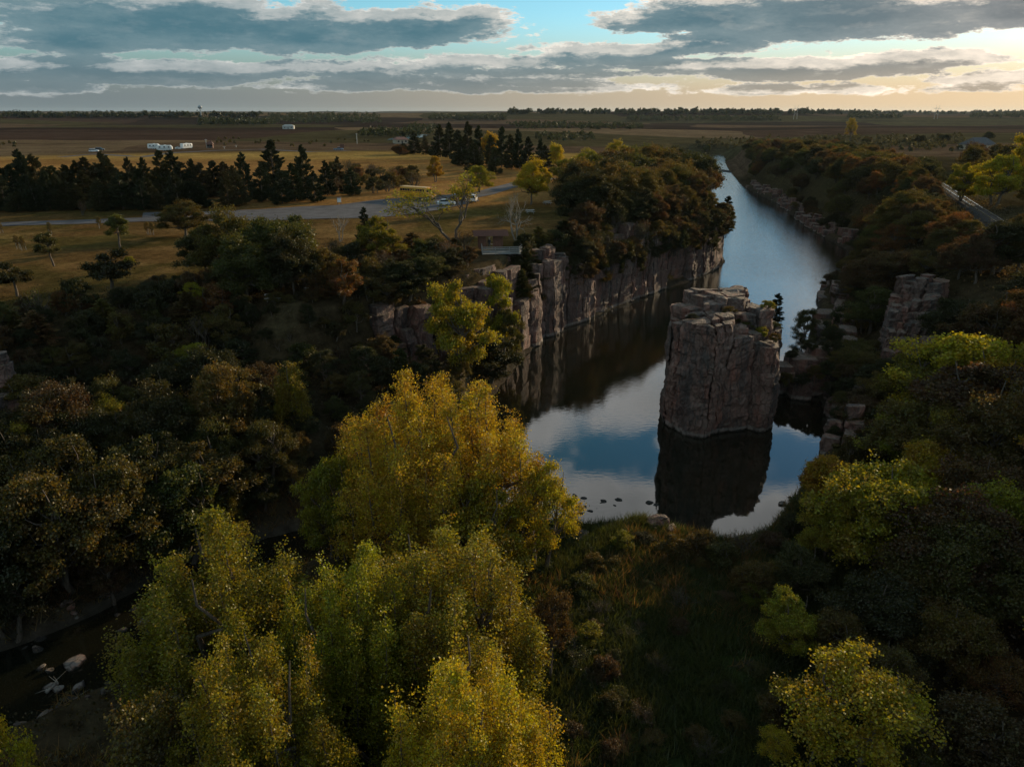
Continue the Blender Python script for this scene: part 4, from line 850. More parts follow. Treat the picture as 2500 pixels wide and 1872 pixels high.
# the great pillar in the river
pil = empty('rock_pillar', (26, 86, 0)); tag(pil, 'massive pinkish rock pillar rising out of the river, cleft down the front', 'rock pillar')
OUT = [(18.3, 84.5), (18.6, 81.2), (20.2, 78.9), (22.6, 78.1), (24.6, 79.3), (25.6, 81.4), (26.5, 80.6), (28.4, 79.8), (30.2, 79.8), (31.6, 81.2), (32.4, 84.5), (33.4, 88), (35.6, 92), (34.8, 95.5), (31, 97), (27.5, 95), (23.0, 92), (19.8, 89.0)]
rs = np.random.RandomState(5); A = R(14); sp = 2.1
ii, jj = np.arange(-8, 9), np.arange(-8, 9); LX, LY = np.meshgrid(ii * sp, jj * sp); LX = LX + rs.normal(size=LX.shape) * 0.5; LY = LY + rs.normal(size=LY.shape) * 0.5
PXr, PYr = 26.5 + LX * math.cos(A) - LY * math.sin(A), 87.5 + LX * math.sin(A) + LY * math.cos(A)
# pull lattice corners that poke out back onto the outline
OA = np.array(OUT)
def clampin(x, y):
    if inside(np.array([x]), np.array([y]), OUT)[0]: return x, y
    best = None
    for a, b in zip(OA, np.roll(OA, -1, 0)):
        d = b - a; t = np.clip(np.dot(np.array([x, y]) - a, d) / (d @ d), 0, 1); p = a + d * t; e = (p[0] - x) ** 2 + (p[1] - y) ** 2
        if best is None or e < best[0]: best = (e, p)
    return best[1]
def pil_top(x, y):
    if x > 30.5 and y > 90.5: return 11.6 - (x - 30.5) * 0.55
    if 27.2 < x < 31.2 and y > 90.2: return 14.3
    if x > 25.9 and y < 84.5: return 12.2 - (x - 26.0) * 0.33
    if x > 31.0: return 9.9
    if 21.8 < x < 28.8 and 85.0 < y < 91.5: return 14.7
    if x < 20.0: return 12.6
    return 13.7
for j, i, q in lattice_cells(PXr, PYr):
    c = q.mean(0)
    if pdist(np.array([c[0]]), np.array([c[1]]), OUT)[0] > 1.1 and not inside(np.array([c[0]]), np.array([c[1]]), OUT)[0]: continue
    q = np.array([clampin(*p) for p in q]); ar = 0.5 * abs(np.sum(q[:, 0] * np.roll(q[:, 1], -1) - np.roll(q[:, 0], -1) * q[:, 1]))
    if ar < 0.55: continue
    c = q.mean(0); q = c + (q - c) * 0.985
    zt = pil_top(*c) + rs.uniform(-0.55, 0.45)
    if 24.6 < c[0] < 26.2 and c[1] < 82.5: zt -= 2.5
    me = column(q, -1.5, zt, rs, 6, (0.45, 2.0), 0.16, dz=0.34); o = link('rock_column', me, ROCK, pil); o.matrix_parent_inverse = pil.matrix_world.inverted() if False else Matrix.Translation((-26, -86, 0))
for (x, y, h, w, c) in [(27.6, 84.4, 1.3, 2.6, 'grn'), (25.6, 83.9, 0.9, 1.8, 'olv'), (29.6, 83.2, 1.4, 2.0, 'ygr'), (31.2, 83.0, 1.1, 1.7, 'olv'), (20.8, 81.6, 0.6, 1.6, 'dgr'), (30.8, 85.6, 1.2, 2.0, 'lgr'), (33.6, 90.4, 1.0, 2.0, 'grn')]:
    tree('shrub', x, y, h, w, c, z=pil_top(x, y) - 0.1)
pil_sh = [o for o in bpy.data.objects if o.name.startswith('shrub') and o.parent is None and 'label' not in o]
number(pil_sh, 'grassy tuft on top of the rock pillar, %s from the left', 'tufts on the rock pillar')
# flat ledge joining the pillar to the right bank
rs = np.random.RandomState(9); lg = empty('rock_ledge'); lg['kind'] = 'structure'; lg['label'] = 'pale flat rock ledge between the pillar and the right bank'
for (x, y, w, d, z) in [(36.5, 93.5, 3.4, 3.0, 4.0), (39.6, 95.0, 3.6, 3.4, 4.6), (42.6, 96.5, 3.4, 3.4, 5.4), (38.4, 91.0, 2.6, 2.4, 2.6), (41.4, 92.6, 3.0, 2.6, 3.6)]:
    q = [(x - w / 2, y - d / 2 + rs.uniform(-.3, .3)), (x + w / 2, y - d / 2 + rs.uniform(-.3, .3)), (x + w / 2, y + d / 2), (x - w / 2, y + d / 2 + rs.uniform(-.3, .3))]
    link('rock_slab', column(q, -1.0, z, rs, 3, (0.4, 1.0)), ROCK, lg)

lsh = []
for (x, y, z, w) in [(36.2, 90.6, 2.0, 2.4), (38.0, 89.6, 2.2, 2.6), (39.8, 90.4, 2.8, 2.8), (41.6, 90.8, 3.2, 3.0), (38.2, 94.8, 4.2, 2.0), (41.2, 96.4, 4.9, 2.6), (43.6, 94.6, 4.6, 3.2), (44.6, 98, 5.6, 3.4), (38.6, 79.6, 1.6, 2.6), (39.8, 82, 2.4, 2.8), (41.4, 84.6, 3.0, 3.0), (42.6, 88, 3.4, 3.2), (36.6, 75.6, 1.0, 2.4), (38.8, 77, 2.4, 2.8), (43.0, 91.6, 4.2, 3.0), (40.6, 86.8, 2.0, 2.6), (37.6, 77.9, .8, 2.0)]:
    lsh.append(tree(RNG.choice(['shrub', 'shrub', 'maple']), x, y, w * .8, w, RNG.choice(['dgr', 'olv', 'brn', 'dgr']), z=z, name='ledge_shrub'))
number(lsh, 'dark bush on the rock ledge right of the pillar, %s from the left', 'bushes on the ledge by the pillar')
csh = []
for (x, y) in scatter([(-31, 75), (-25, 79), (-17, 87), (-20, 90), (-27, 83.5), (-33, 81)], 26, 1.3, 61):
    w = RNG.uniform(1.4, 2.6); csh.append(tree(RNG.choice(['shrub', 'bare_shrub', 'shrub']), x, y, w * .6, w, RNG.choice(['dgr', 'olv', 'brn', 'cbr']), name='slope_shrub'))
number(csh, 'low bush on the slope below the pale picnic tables, %s from the left', 'bushes below the picnic tables')
# ------------------------------------------------------------------ boulders
BOUL = []
for s in range(7):
    rs = np.random.RandomState(200 + s); bm = bmesh.new(); bmesh.ops.create_icosphere(bm, subdivisions=2, radius=0.5)
    V = np.array([v.co for v in bm.verts])
    for k in range(13):
        n_ = unit(rs.normal(size=3)); dd = V @ n_; lim = rs.uniform(0.24, 0.38); V = V - np.maximum(dd - lim, 0)[:, None] * n_
    V *= np.array([1.25, 0.95, 0.62]) * (1 + rs.normal(size=(len(V), 1)) * 0.02)
    for v, p in zip(bm.verts, V): v.co = p
    me = bpy.data.meshes.new('boulder'); bm.to_mesh(me); bm.free(); me.materials.append(ROCK); BOUL.append(me)
def boulder(x, y, s, z=None):
    o = link('boulder', RNG.choice(BOUL)); o.location = (x, y, (max(hz(x, y), -0.15) if z is None else z) + s * 0.08); o.rotation_euler = (RNG.uniform(-.2, .2), RNG.uniform(-.2, .2), RNG.uniform(0, 6.28)); o.scale = (s, s * RNG.uniform(.8, 1.15), s * RNG.uniform(.7, 1.1)); return o
bs = []
for i in range(85):
    u, v = 1392 + 150 * RNG.random() ** 3, RNG.uniform(1205, 1310); d = ray(u, v); t = -CAMH / d[2]; x, y = d[0] * t, d[1] * t
    bs.append(boulder(x, y, RNG.choice([0.3, 0.35, 0.4, 0.5, 0.6, 0.8, 1.0])))
bs.append(boulder(*hit(1420, 1312), 1.7)); number(bs, 'dark stone in the rocky shallows beside the huge cottonwood, %s from the left', 'stones in the shallows')
bs = []
for i in range(150):
    k = RNG.uniform(2.6, 6.0); j = int(k); a, b = STREAM[j], STREAM[j + 1]; f = k - j; x, y = a[0] + (b[0] - a[0]) * f, a[1] + (b[1] - a[1]) * f
    L = math.hypot(b[0] - a[0], b[1] - a[1]); sgn = RNG.choice([-1, 1]); off = sgn * RNG.uniform(2.8, 6.2); bs.append(boulder(x - (b[1] - a[1]) / L * off, y + (b[0] - a[0]) / L * off, RNG.choice([0.25, 0.3, 0.4, 0.5, 0.6, 0.8, 1.0])))
for (u, v, s) in [(185, 1622, 1.7), (360, 1520, 1.7), (378, 1533, 1.2), (190, 1680, 1.0), (142, 1683, 0.9), (128, 1675, 1.1), (100, 1632, 0.7), (120, 1638, 0.6), (258, 1690, 0.6), (300, 1538, 0.7)]:
    d = ray(u, v); t = -CAMH / d[2]; bs.append(boulder(d[0] * t, d[1] * t, s, 0.02))
number(bs, 'pale stone along the dark stream at lower left, %s from the left', 'stones along the stream')
bs = []
for (u, v, s) in [(1585, 1268, 1.0), (1610, 1285, 2.2), (1640, 1300, 1.8), (1600, 1275, 0.8), (1905, 1255, 1.3), (1925, 1230, 0.9), (2110, 1105, 2.2), (2180, 1110, 2.0), (2150, 1075, 1.6)]:
    x, y = hit(u, v); bs.append(boulder(x, y, s))
number(bs, 'large rock at the edge of the pool below the pillar, %s from the left', 'rocks at the pool edge')

# ------------------------------------------------------------------ grass and undergrowth (nobody could count it)
def blades(name, label, pts, zz, n, L, Wd, spread, seed, color, up=1.0, m=LEAF):
    rs = np.random.RandomState(seed); k = len(pts); P = np.column_stack([pts, zz]); P = np.repeat(P, n, 0) + np.column_stack([rs.normal(size=(k * n, 2)) * spread, np.zeros(k * n)])
    t = unit(np.column_stack([rs.normal(size=(k * n, 2)) * 0.55, np.full(k * n, up)])); s = L * rs.uniform(0.5, 1.4, (k * n, 1)); b = unit(np.cross(t, rs.normal(size=(k * n, 3)))) * Wd
    tip = P + t * s + np.column_stack([rs.normal(size=(k * n, 2)) * L * 0.2, np.zeros(k * n)])
    V = np.stack([P - b, P + b, tip], 1).reshape(-1, 3)
    o = link(name, mesh_np(name, V, np.arange(k * n * 3).reshape(-1, 3), rs.random(k * n)), m, kind='stuff'); o['label'] = label; o.color = (*color, 1); return o
def field_pts(n, x0, x1, y0, y1, seed, test):
    rs = np.random.RandomState(seed); x, y = rs.uniform(x0, x1, n), rs.uniform(y0, y1, n); z = hgt(x, y); k = test(x, y, z); return np.column_stack([x[k], y[k]]), z[k]
p, z = field_pts(75000, -14, 32, 26, 63, 3, lambda x, y, z: (z > 0.35) & inside(x, y, GPOLY) & (fbm(x / 3, y / 3, 70) > 0.26))
blades('meadow_grass', 'tall green grass on the flat between cottonwoods and pool', p, z, 3, 0.75, 0.035, 0.12, 4, (0.05, 0.062, 0.018))
p, z = field_pts(20000, -45, 32, 26, 63, 5, lambda x, y, z: (z > 0.35) & inside(x, y, GPOLY) & (fbm(x / 6, y / 6, 71) > 0.56))
blades('dry_grass', 'brown dry grass patches on the flat between cottonwoods and pool', p, z, 5, 0.95, 0.03, 0.2, 6, (0.16, 0.095, 0.035))
def under(name, label, pts, zz, n, leaf, hgtm, spread, seed, color):
    rs = np.random.RandomState(seed); k = len(pts); P = np.repeat(np.column_stack([pts, zz]), n, 0); hh = rs.gamma(1.6, 0.4, (k, 1)) * hgtm
    P = P + np.column_stack([rs.normal(size=(k * n, 2)) * spread, (np.repeat(hh, n, 0)[:, 0]) * rs.uniform(0, 1, k * n)])
    o = link(name, leaves_mesh(name, rs, P, np.zeros((k * n, 3)), leaf, leaf * .8, 0.6), LEAF, kind='stuff'); o['label'] = label; o.color = (*color, 1)
wood = lambda x, y, z: (z > 0.3) & (fbm(x / 4, y / 4, 80) > 0.34)
p, z = field_pts(12000, -95, -3, 26, 104, 7, lambda x, y, z: wood(x, y, z) & ~inside(x, y, LAWN) & (((x < -4) & (y < 62)) | (y > 62)) & (y < 112) & ((pdist(x, y, LBANK, False) < 26) | (y < 64)))
under('undergrowth', 'low autumn undergrowth on the left gorge slope', p, z, 9, 0.19, 1.1, 0.42, 8, (0.06, 0.046, 0.016))
p, z = field_pts(22000, 26, 125, 24, 260, 9, lambda x, y, z: wood(x, y, z) & (x < 62 + y * 0.3) & ~inside(x, y, GPOLY))
under('undergrowth', 'low brown undergrowth on the wooded right bank', p, z, 6, 0.26, 1.2, 0.55, 10, (0.062, 0.046, 0.02))
p, z = field_pts(9000, 4, 90, 120, 300, 11, lambda x, y, z: wood(x, y, z) & inside(x, y, [(4, 122), (12, 128), (54, 184), (70, 240), (85, 300), (60, 300), (24, 225), (15, 175), (18, 150), (8, 132)]))
under('undergrowth', 'dark undergrowth on the wooded point left of the river', p, z, 6, 0.28, 1.4, 0.55, 12, (0.05, 0.042, 0.017))

# ------------------------------------------------------------------ roads, parking lot, railway
def strip(name, label, A, B, m, n=80, lift=0.08, across=4, kind='structure'):
    """sheet between two edge lines, draped on the ground"""
    def res(L):
        L = np.array(L, float); s = np.concatenate([[0], np.cumsum(np.linalg.norm(np.diff(L, axis=0), axis=1))]); t = np.linspace(0, s[-1], n); return np.column_stack([np.interp(t, s, L[:, 0]), np.interp(t, s, L[:, 1])])
    a, b = res(A), res(B); V = []
    for k in range(across + 1): p = a + (b - a) * k / across; V.append(np.column_stack([p, hgt(p[:, 0], p[:, 1]) + lift]))
    V = np.concatenate(V); i = np.arange((across + 1) * n).reshape(across + 1, n); Q = np.stack([i[:-1, :-1], i[:-1, 1:], i[1:, 1:], i[1:, :-1]], -1).reshape(-1, 4)
    o = link(name, mesh_np(name, V, Q, smooth=True), m, kind=kind); o['label'] = label; return o
def road(name, label, pts, w, m, n=80, lift=0.08):
    P = np.array(pts, float); d = unit(np.gradient(P, axis=0)); nn = np.column_stack([-d[:, 1], d[:, 0]]) * w / 2
    return strip(name, label, P - nn, P + nn, m, n, lift)
H_ = lambda L: [hit(u, v) for u, v in L]
road('road', 'narrow dark asphalt road crossing the lawn at left', H_([(-160, 556), (-60, 552), (60, 547), (200, 543), (340, 537), (430, 531)]), 6.2, ASPHALT)
strip('parking_lot', 'grey asphalt parking lot behind the oaks', H_([(345, 542), (480, 541), (640, 540), (800, 535), (920, 533), (1006, 524), (1080, 512), (1170, 492)]), H_([(350, 520), (480, 519), (640, 512), (727, 506), (820, 502), (933, 488), (1010, 482), (1160, 472)]), ASPHALT, 90, 0.10, 6)
road('road', 'park road leaving the parking lot towards the yellow tree', H_([(1130, 484), (1180, 474), (1225, 460), (1280, 446), (1340, 436)]), 6.5, ASPHALT, lift=0.09)
road('road', 'curving campground road behind the cedar belt', H_([(150, 384), (230, 377), (300, 381), (345, 384), (420, 374), (520, 369), (640, 366), (760, 372), (850, 369)]), 6.0, ASPHALT, lift=0.12)
RA, RB_ = np.array((89.0, 128.5)), np.array((176.0, 344.0))
rd = unit(RB_ - RA); rn_ = np.array((-rd[1], rd[0])); RL = float(np.linalg.norm(RB_ - RA)); RZ = 15.15
bal = bmesh.new(); pr = [(-2.6, -0.5), (-1.6, 0.25), (1.6, 0.25), (2.6, -0.5)]; prev = None
for k in range(41):
    c = RA + rd * RL * k / 40; cur = [bal.verts.new((c[0] + rn_[0] * t, c[1] + rn_[1] * t, RZ + z)) for t, z in pr]
    if prev:
        for q in range(3): bal.faces.new((prev[q], prev[q + 1], cur[q + 1], cur[q]))
    prev = cur
bmesh.ops.recalc_face_normals(bal, faces=bal.faces)
rw_ = empty('railway'); rw_['kind'] = 'structure'; rw_['label'] = 'single railway track with shining rails on a gravel bed at right'
from_bm(bal, 'ballast', GRAVEL, rw_)
STEEL = simple('rail_steel', (0.55, 0.53, 0.50), 0.22, 1.0, 0.1); TIE = simple('sleeper_wood', (0.07, 0.055, 0.045), 0.9)
for sd in (-0.75, 0.75):
    a, b = RA + rn_ * sd, RB_ + rn_ * sd; bm = bmesh.new(); vs = []
    for p in (a, b):
        for (t, z) in ((-0.07, 0.36), (0.07, 0.36), (0.07, 0.52), (-0.07, 0.52)): vs.append(bm.verts.new((p[0] + rn_[0] * t, p[1] + rn_[1] * t, RZ + z)))
    for q in range(4): bm.faces.new((vs[q], vs[(q + 1) % 4], vs[4 + (q + 1) % 4], vs[4 + q]))
    bm.faces.new(vs[3::-1]); bm.faces.new(vs[4:]); bmesh.ops.recalc_face_normals(bm, faces=bm.faces); from_bm(bm, 'rail', STEEL, rw_)
tie = bmesh.new(); bx(tie, (0, 0, 0), (2.5, 0.24, 0.16)); tm_ = bpy.data.meshes.new('sleeper'); tie.to_mesh(tm_); tie.free(); tm_.materials.append(TIE)
ta = math.atan2(rn_[1], rn_[0])
for k in range(190):
    c = RA + rd * (8 + k * 0.62); o = link('sleeper', tm_, None, rw_); o.location = (c[0], c[1], RZ + 0.28); o.rotation_euler = (0, 0, ta)
pond_c = [(945, 344), (985, 342), (1030, 338), (1052, 331), (1010, 331), (965, 337)]
bm = bmesh.new(); pc = [hit(u, v) for u, v in pond_c]; pz = max(hz(*p) for p in pc) + 0.4; bm.faces.new([bm.verts.new((x, y, pz)) for x, y in pc]); bmesh.ops.recalc_face_normals(bm, faces=bm.faces)
o = from_bm(bm, 'pond', WATER); o['kind'] = 'structure'; o['label'] = 'small pale blue stretch of water left of the spruce grove'
road('road', 'faint trodden path across the grassy flat', [(2, 33), (5, 38), (6, 42), (10, 46), (16, 49), (22, 52)], 0.8, simple('trodden_earth', (0.09, 0.065, 0.04), 0.95), lift=0.03)

bm = bmesh.new(); gb = []
for (u, v) in [(1716, 408), (1735, 411), (1765, 414), (1795, 418), (1790, 421), (1760, 418), (1730, 415), (1714, 412)]: d = ray(u, v); t = (.25 - CAMH) / d[2]; gb.append(bm.verts.new((d[0] * t, d[1] * t, .25)))
f_ = bm.faces.new(gb); r_ = bmesh.ops.extrude_face_region(bm, geom=[f_]); bmesh.ops.translate(bm, vec=(0, 0, -.6), verts=[v_ for v_ in r_['geom'] if isinstance(v_, bmesh.types.BMVert)]); bmesh.ops.recalc_face_normals(bm, faces=bm.faces)
o = from_bm(bm, 'gravel_bar', GRAVEL); o['kind'] = 'structure'; o['label'] = 'thin dark gravel bar across the far end of the river'
# ------------------------------------------------------------------ vehicles
GLASS = simple('car_glass', (0.02, 0.025, 0.03), 0.08, 0.0, 0.1, 3.0, 0, 0.8); TYRE = simple('tyre_rubber', (0.02, 0.02, 0.02), 0.8); RIM = simple('wheel_rim', (0.5, 0.5, 0.5), 0.3, 0.9)
CHROME = simple('lamp_lens', (0.8, 0.8, 0.78), 0.15, 0.3); REDL = simple('tail_lens', (0.35, 0.02, 0.015), 0.25); BLACKP = simple('black_trim', (0.02, 0.02, 0.02), 0.5)
def paint(n, c): return simple(n, c, 0.28, 0.0, 0.04, 1.0, 0, 0.7)
def loft(name, prof, m, parent, nb=1):
    """hull from cross sections (x, half width bottom, half width top, z bottom, z top)"""
    bm = bmesh.new(); rings = []
    for (x, wb, wt, zb, zt) in prof:
        zm = zb + (zt - zb) * 0.55; wm = max(wb, wt)
        rings.append([bm.verts.new(p) for p in ((x, -wb, zb), (x, -wm, zm), (x, -wt, zt - 0.04), (x, -wt * 0.86, zt), (x, wt * 0.86, zt), (x, wt, zt - 0.04), (x, wm, zm), (x, wb, zb))])
    for a, b in zip(rings, rings[1:]):
        for k in range(8): bm.faces.new((a[k], a[(k + 1) % 8], b[(k + 1) % 8], b[k]))
    bm.faces.new(rings[0]); bm.faces.new(rings[-1][::-1]); bmesh.ops.recalc_face_normals(bm, faces=bm.faces); return from_bm(bm, name, m, parent, False)
def wheels(root, xs, hw, r=0.34, wd=0.22):
    for x in xs:
        for s in (-1, 1):
            w = cyl('wheel', (x, s * (hw - wd), r), (x, s * hw, r), r, TYRE, root, 18); cyl('rim', (x, s * (hw - 0.02), r), (x, s * (hw + 0.015), r), r * 0.6, RIM, w, 14)
def car(name, label, u, v, rz, color, kind='sedan', cat='car', group='cars in the park'):
    x, y = hit(u, v); rt = empty(name, (x, y, hz(x, y) + 0.10), rz); pm = paint('paint_' + name, color); tag(rt, label, cat, group)
    if kind == 'sedan':
        loft('body', [(-2.2, .78, .72, .35, .85), (-1.9, .86, .82, .28, .95), (-0.9, .88, .84, .25, .95), (0.7, .88, .84, .25, .93), (1.8, .86, .8, .28, .82), (2.2, .74, .66, .35, .70)], pm, rt)
        gz = loft('window', [(-1.75, .76, .66, .93, .96), (-1.1, .76, .62, .93, 1.40), (0.2, .76, .62, .93, 1.42), (1.0, .76, .66, .91, .95)], GLASS, rt); rf = loft('roof', [(-1.15, .60, .58, 1.36, 1.43), (0.25, .60, .58, 1.38, 1.45)], pm, rt); wx, hw = (-1.35, 1.35), 0.88
    elif kind == 'suv':
        loft('body', [(-2.3, .86, .84, .4, 1.05), (-1.0, .93, .9, .32, 1.08), (1.0, .93, .9, .32, 1.06), (2.0, .9, .84, .34, .98), (2.35, .8, .74, .42, .88)], pm, rt)
        gz = loft('window', [(-2.2, .82, .74, 1.04, 1.5), (-1.9, .82, .72, 1.04, 1.72), (0.4, .82, .70, 1.04, 1.74), (1.15, .82, .74, 1.02, 1.08)], GLASS, rt); loft('roof', [(-2.0, .71, .68, 1.68, 1.77), (0.45, .69, .66, 1.70, 1.79)], pm, rt); wx, hw = (-1.45, 1.45), 0.93
    else:
        loft('body', [(-2.8, .9, .9, .45, 1.02), (-0.6, .95, .92, .38, 1.04), (1.2, .95, .92, .38, 1.06), (2.4, .92, .86, .4, 1.02), (2.75, .84, .78, .48, .92)], pm, rt)
        gz = loft('window', [(-0.75, .84, .74, 1.02, 1.5), (-0.6, .84, .72, 1.02, 1.74), (0.7, .84, .72, 1.02, 1.76), (1.4, .84, .76, 1.02, 1.08)], GLASS, rt); loft('roof', [(-0.65, .71, .68, 1.7, 1.79), (0.72, .71, .68, 1.72, 1.81)], pm, rt); wx, hw = (-1.7, 1.75), 0.95
        box('cargo_bed', (-1.75, 0, 1.045), (1.9, 1.5, 0.03), BLACKP, rt)
    wheels(rt, wx, hw); L = {'sedan': 2.17, 'suv': 2.33, 'pickup': 2.72}[kind]; zz = {'sedan': .62, 'suv': .8, 'pickup': .84}[kind]
    for s in (-1, 1): box('headlight', (L, s * 0.52, zz), (0.10, 0.30, 0.14), CHROME, rt); box('taillight', (-L - (0.02 if kind != 'sedan' else -0.0) - 0.03, s * 0.6, zz + .08), (0.08, 0.22, 0.16), REDL, rt)
    box('bumper', (L + 0.02, 0, .42), (0.12, 1.4, 0.16), BLACKP, rt); return rt
car('silver_car', 'silver car half hidden under the half-bare tree', 1090, 503, 0.15, (0.5, 0.5, 0.52)); car('maroon_car', 'dark maroon car in the parking lot, behind the silver car', 1113, 492, 1.4, (0.09, 0.02, 0.02), 'suv')
car('blue_car', 'dark blue car between the maroon and the white one', 1133, 489, 1.4, (0.03, 0.04, 0.08), 'suv'); car('white_car', 'white car at the right end of the parked row', 1155, 494, 1.5, (0.6, 0.6, 0.6), 'suv')
car('white_car', 'small white car parked beside a dark one behind the cedar belt', 230, 372, 0.25, (0.75, 0.75, 0.75), 'suv', 'car', 'cars at the campground'); car('dark_car', 'dark parked car behind the cedar belt, beside the small white car', 245, 369, 0.2, (0.025, 0.025, 0.03), 'suv', 'car', 'cars at the campground')
car('pickup_truck', 'blue-grey pickup beside the brown sign board', 827, 368, 0.1, (0.11, 0.15, 0.22), 'pickup', 'pickup', 'cars at the campground'); car('red_white_car', 'white car between the trailer and the motorhome', 438, 366, 0.6, (0.7, 0.68, 0.66), 'sedan', 'car', 'cars at the campground')
# school bus
YEL = paint('bus_yellow', (0.62, 0.27, 0.012)); x, y = hit(1022, 487); bus = empty('school_bus', (x, y, hz(x, y) + 0.12), -0.55); tag(bus, 'yellow school bus at the far edge of the parking lot', 'bus')
loft('body', [(-5.2, 1.12, 1.0, .6, 2.7), (-5.0, 1.2, 1.08, .55, 2.95), (3.2, 1.2, 1.08, .55, 2.95), (3.45, 1.2, 1.05, .55, 2.8)], YEL, bus); loft('hood', [(3.43, 1.05, .95, .55, 1.75), (4.7, 1.0, .85, .55, 1.55), (5.0, .9, .75, .6, 1.35)], YEL, bus)
box('roof', (-0.9, 0, 2.97), (8.0, 1.7, 0.06), simple('bus_roof', (0.62, 0.36, 0.10), .5), bus)
for s in (-1, 1):
    for k in range(10): box('window', (-4.6 + k * 0.8, s * 1.155, 2.2), (0.66, 0.08, 0.62), GLASS, bus)
    for z in (1.15, 1.65): box('stripe', (-0.9, s * 1.21, z), (8.3, 0.03, 0.07), BLACKP, bus)
    box('headlight', (4.98, s * 0.62, 1.0), (0.1, 0.28, 0.22), CHROME, bus); cyl('mirror', (4.1, s * 1.35, 1.9), (4.1, s * 1.35, 2.25), 0.13, BLACKP, bus)
    cyl('warning_light', (3.42, s * 0.75, 2.84), (3.52, s * 0.75, 2.84), 0.11, REDL, bus)
box('windshield', (3.46, 0, 2.2), (0.06, 1.9, 0.75), GLASS, bus); box('bumper', (5.06, 0, .62), (0.16, 2.1, 0.3), BLACKP, bus); wheels(bus, (-3.2, 4.0), 1.18, 0.5, 0.3)
# trailers and motorhome
WHT = paint('trailer_white', (0.72, 0.71, 0.68))
def trailer(label, u, v, rz, L, motor=False):
    x, y = hit(u, v); rt = empty('motorhome' if motor else 'travel_trailer', (x, y, hz(x, y) + 0.05), rz); tag(rt, label, 'motorhome' if motor else 'trailer', 'campers at the campground'); h = L / 2
    loft('body', [(-h, 1.1, 1.0, .7, 2.7), (-h + .3, 1.22, 1.12, .55, 3.0), (h - .9, 1.22, 1.12, .55, 3.0), (h, 1.1, .95, .9, 2.3 if not motor else 2.95)], WHT, rt)
    box('stripe', (0, -1.215, 1.35), (L * .8, 0.03, 0.22), simple('trailer_stripe', (0.12, 0.14, 0.18), .5), rt)
    for k in (-.28, .02, .3): box('window', (L * k, -1.20, 2.05), (0.9, 0.05, 0.6), GLASS, rt)
    d = box('door', (L * .17, -1.215, 1.6), (0.65, 0.04, 1.75), simple('trailer_door', (0.6, 0.6, 0.58), .5), rt); box('handle', (L * .17 + .25, -1.245, 1.6), (0.05, 0.03, 0.14), BLACKP, d)
    box('roof_unit', (0.3, 0, 3.1), (0.9, 0.7, 0.26), WHT, rt); wheels(rt, (-.5, .45) if not motor else (-h + 1.2, h - .8), 1.16, 0.36, 0.24)
    if motor: box('windshield', (h + .0, 0, 1.8), (0.06, 1.9, 0.7), GLASS, rt)
    else: cyl('hitch', (h - .1, 0, .6), (h + 1.2, 0, .5), 0.07, BLACKP, rt)
trailer('white travel trailer at left, its dark side openings showing', 377, 366, 0.15, 6.4); trailer('long white travel trailer beside the first one, windows lit by low sun', 403, 369, 0.2, 8.0); trailer('white motorhome standing right of the two trailers', 456, 364, 1.1, 7.0, True)

# ------------------------------------------------------------------ small buildings and park furniture
WOODB = simple('brown_wood', (0.13, 0.055, 0.035), 0.75, 0, 0.25, 2.0, 0.2); ROOFB = simple('red_brown_roof', (0.20, 0.085, 0.06), 0.8, 0, 0.25, 2.5, 0.3); GREYW = simple('weathered_wood', (0.21, 0.205, 0.195), 0.8, 0, 0.2, 2.0, 0.2); CONC = simple('concrete', (0.42, 0.40, 0.37), 0.85, 0, 0.15, 1.0, 0.1)
def plank(name, a, b, w, t, m, parent):
    a, b = Vector(a), Vector(b); d = b - a; return box(name, (a + b) / 2, (d.length, w, t), m, parent, None) if abs(d.y) < 1e-4 and abs(d.z) < 1e-4 else _plank(name, a, b, w, t, m, parent)
def _plank(name, a, b, w, t, m, parent):
    bm = bmesh.new(); d = b - a; bx(bm, (0, 0, 0), (d.length, w, t)); bmesh.ops.transform(bm, matrix=Matrix.Translation((a + b) / 2) @ d.to_track_quat('X', 'Z').to_matrix().to_4x4(), verts=bm.verts); return from_bm(bm, name, m, parent)
sx_, sy_ = -3.4, 118.3; sh = empty('park_shelter', (sx_, sy_, 15.3), 0.12); tag(sh, 'small open brown wooden shelter with low roof on the cliff edge', 'shelter')
for X0, wd in ((-1.35, 1.25), (1.05, 1.6)):
    for k in range(int(wd / 0.28)): box('wall_board', (X0 - wd / 2 + .14 + k * 0.28, -0.9, 1.05), (0.26, 0.06, 2.1), WOODB, sh)
for px_, py_ in ((-1.95, -0.95), (1.8, -0.95), (-1.95, 1.1), (1.8, 1.1), (-.7, -.95), (.3, -.95)): box('post', (px_, py_, 1.1), (0.14, 0.14, 2.3), WOODB, sh)
bm = bmesh.new(); vs = [bm.verts.new(p) for p in ((-2.9, -1.9, 2.15), (2.7, -1.9, 2.15), (2.7, 0.1, 2.85), (-2.9, 0.1, 2.85), (2.7, 2.0, 2.2), (-2.9, 2.0, 2.2))]
bm.faces.new((vs[0], vs[1], vs[2], vs[3])); bm.faces.new((vs[3], vs[2], vs[4], vs[5])); bmesh.ops.solidify(bm, geom=bm.faces[:], thickness=0.14); rf = from_bm(bm, 'roof', ROOFB, sh)
box('bench', (0.9, 0.6, 0.45), (1.6, 0.4, 0.07), GREYW, sh); box('sign_panel', (1.05, -0.85, 1.35), (1.1, 0.05, 0.7), BLACKP, sh)
dk = empty('overlook_deck', (-1.7, 114.9, 15.1), 0.08); tag(dk, 'weathered grey overlook deck with railing at the cliff edge', 'deck')
for k in range(16): box('deck_board', (-2.85 + k * 0.38, 0.2, 0.06), (0.36, 3.2, 0.06), GREYW, dk)
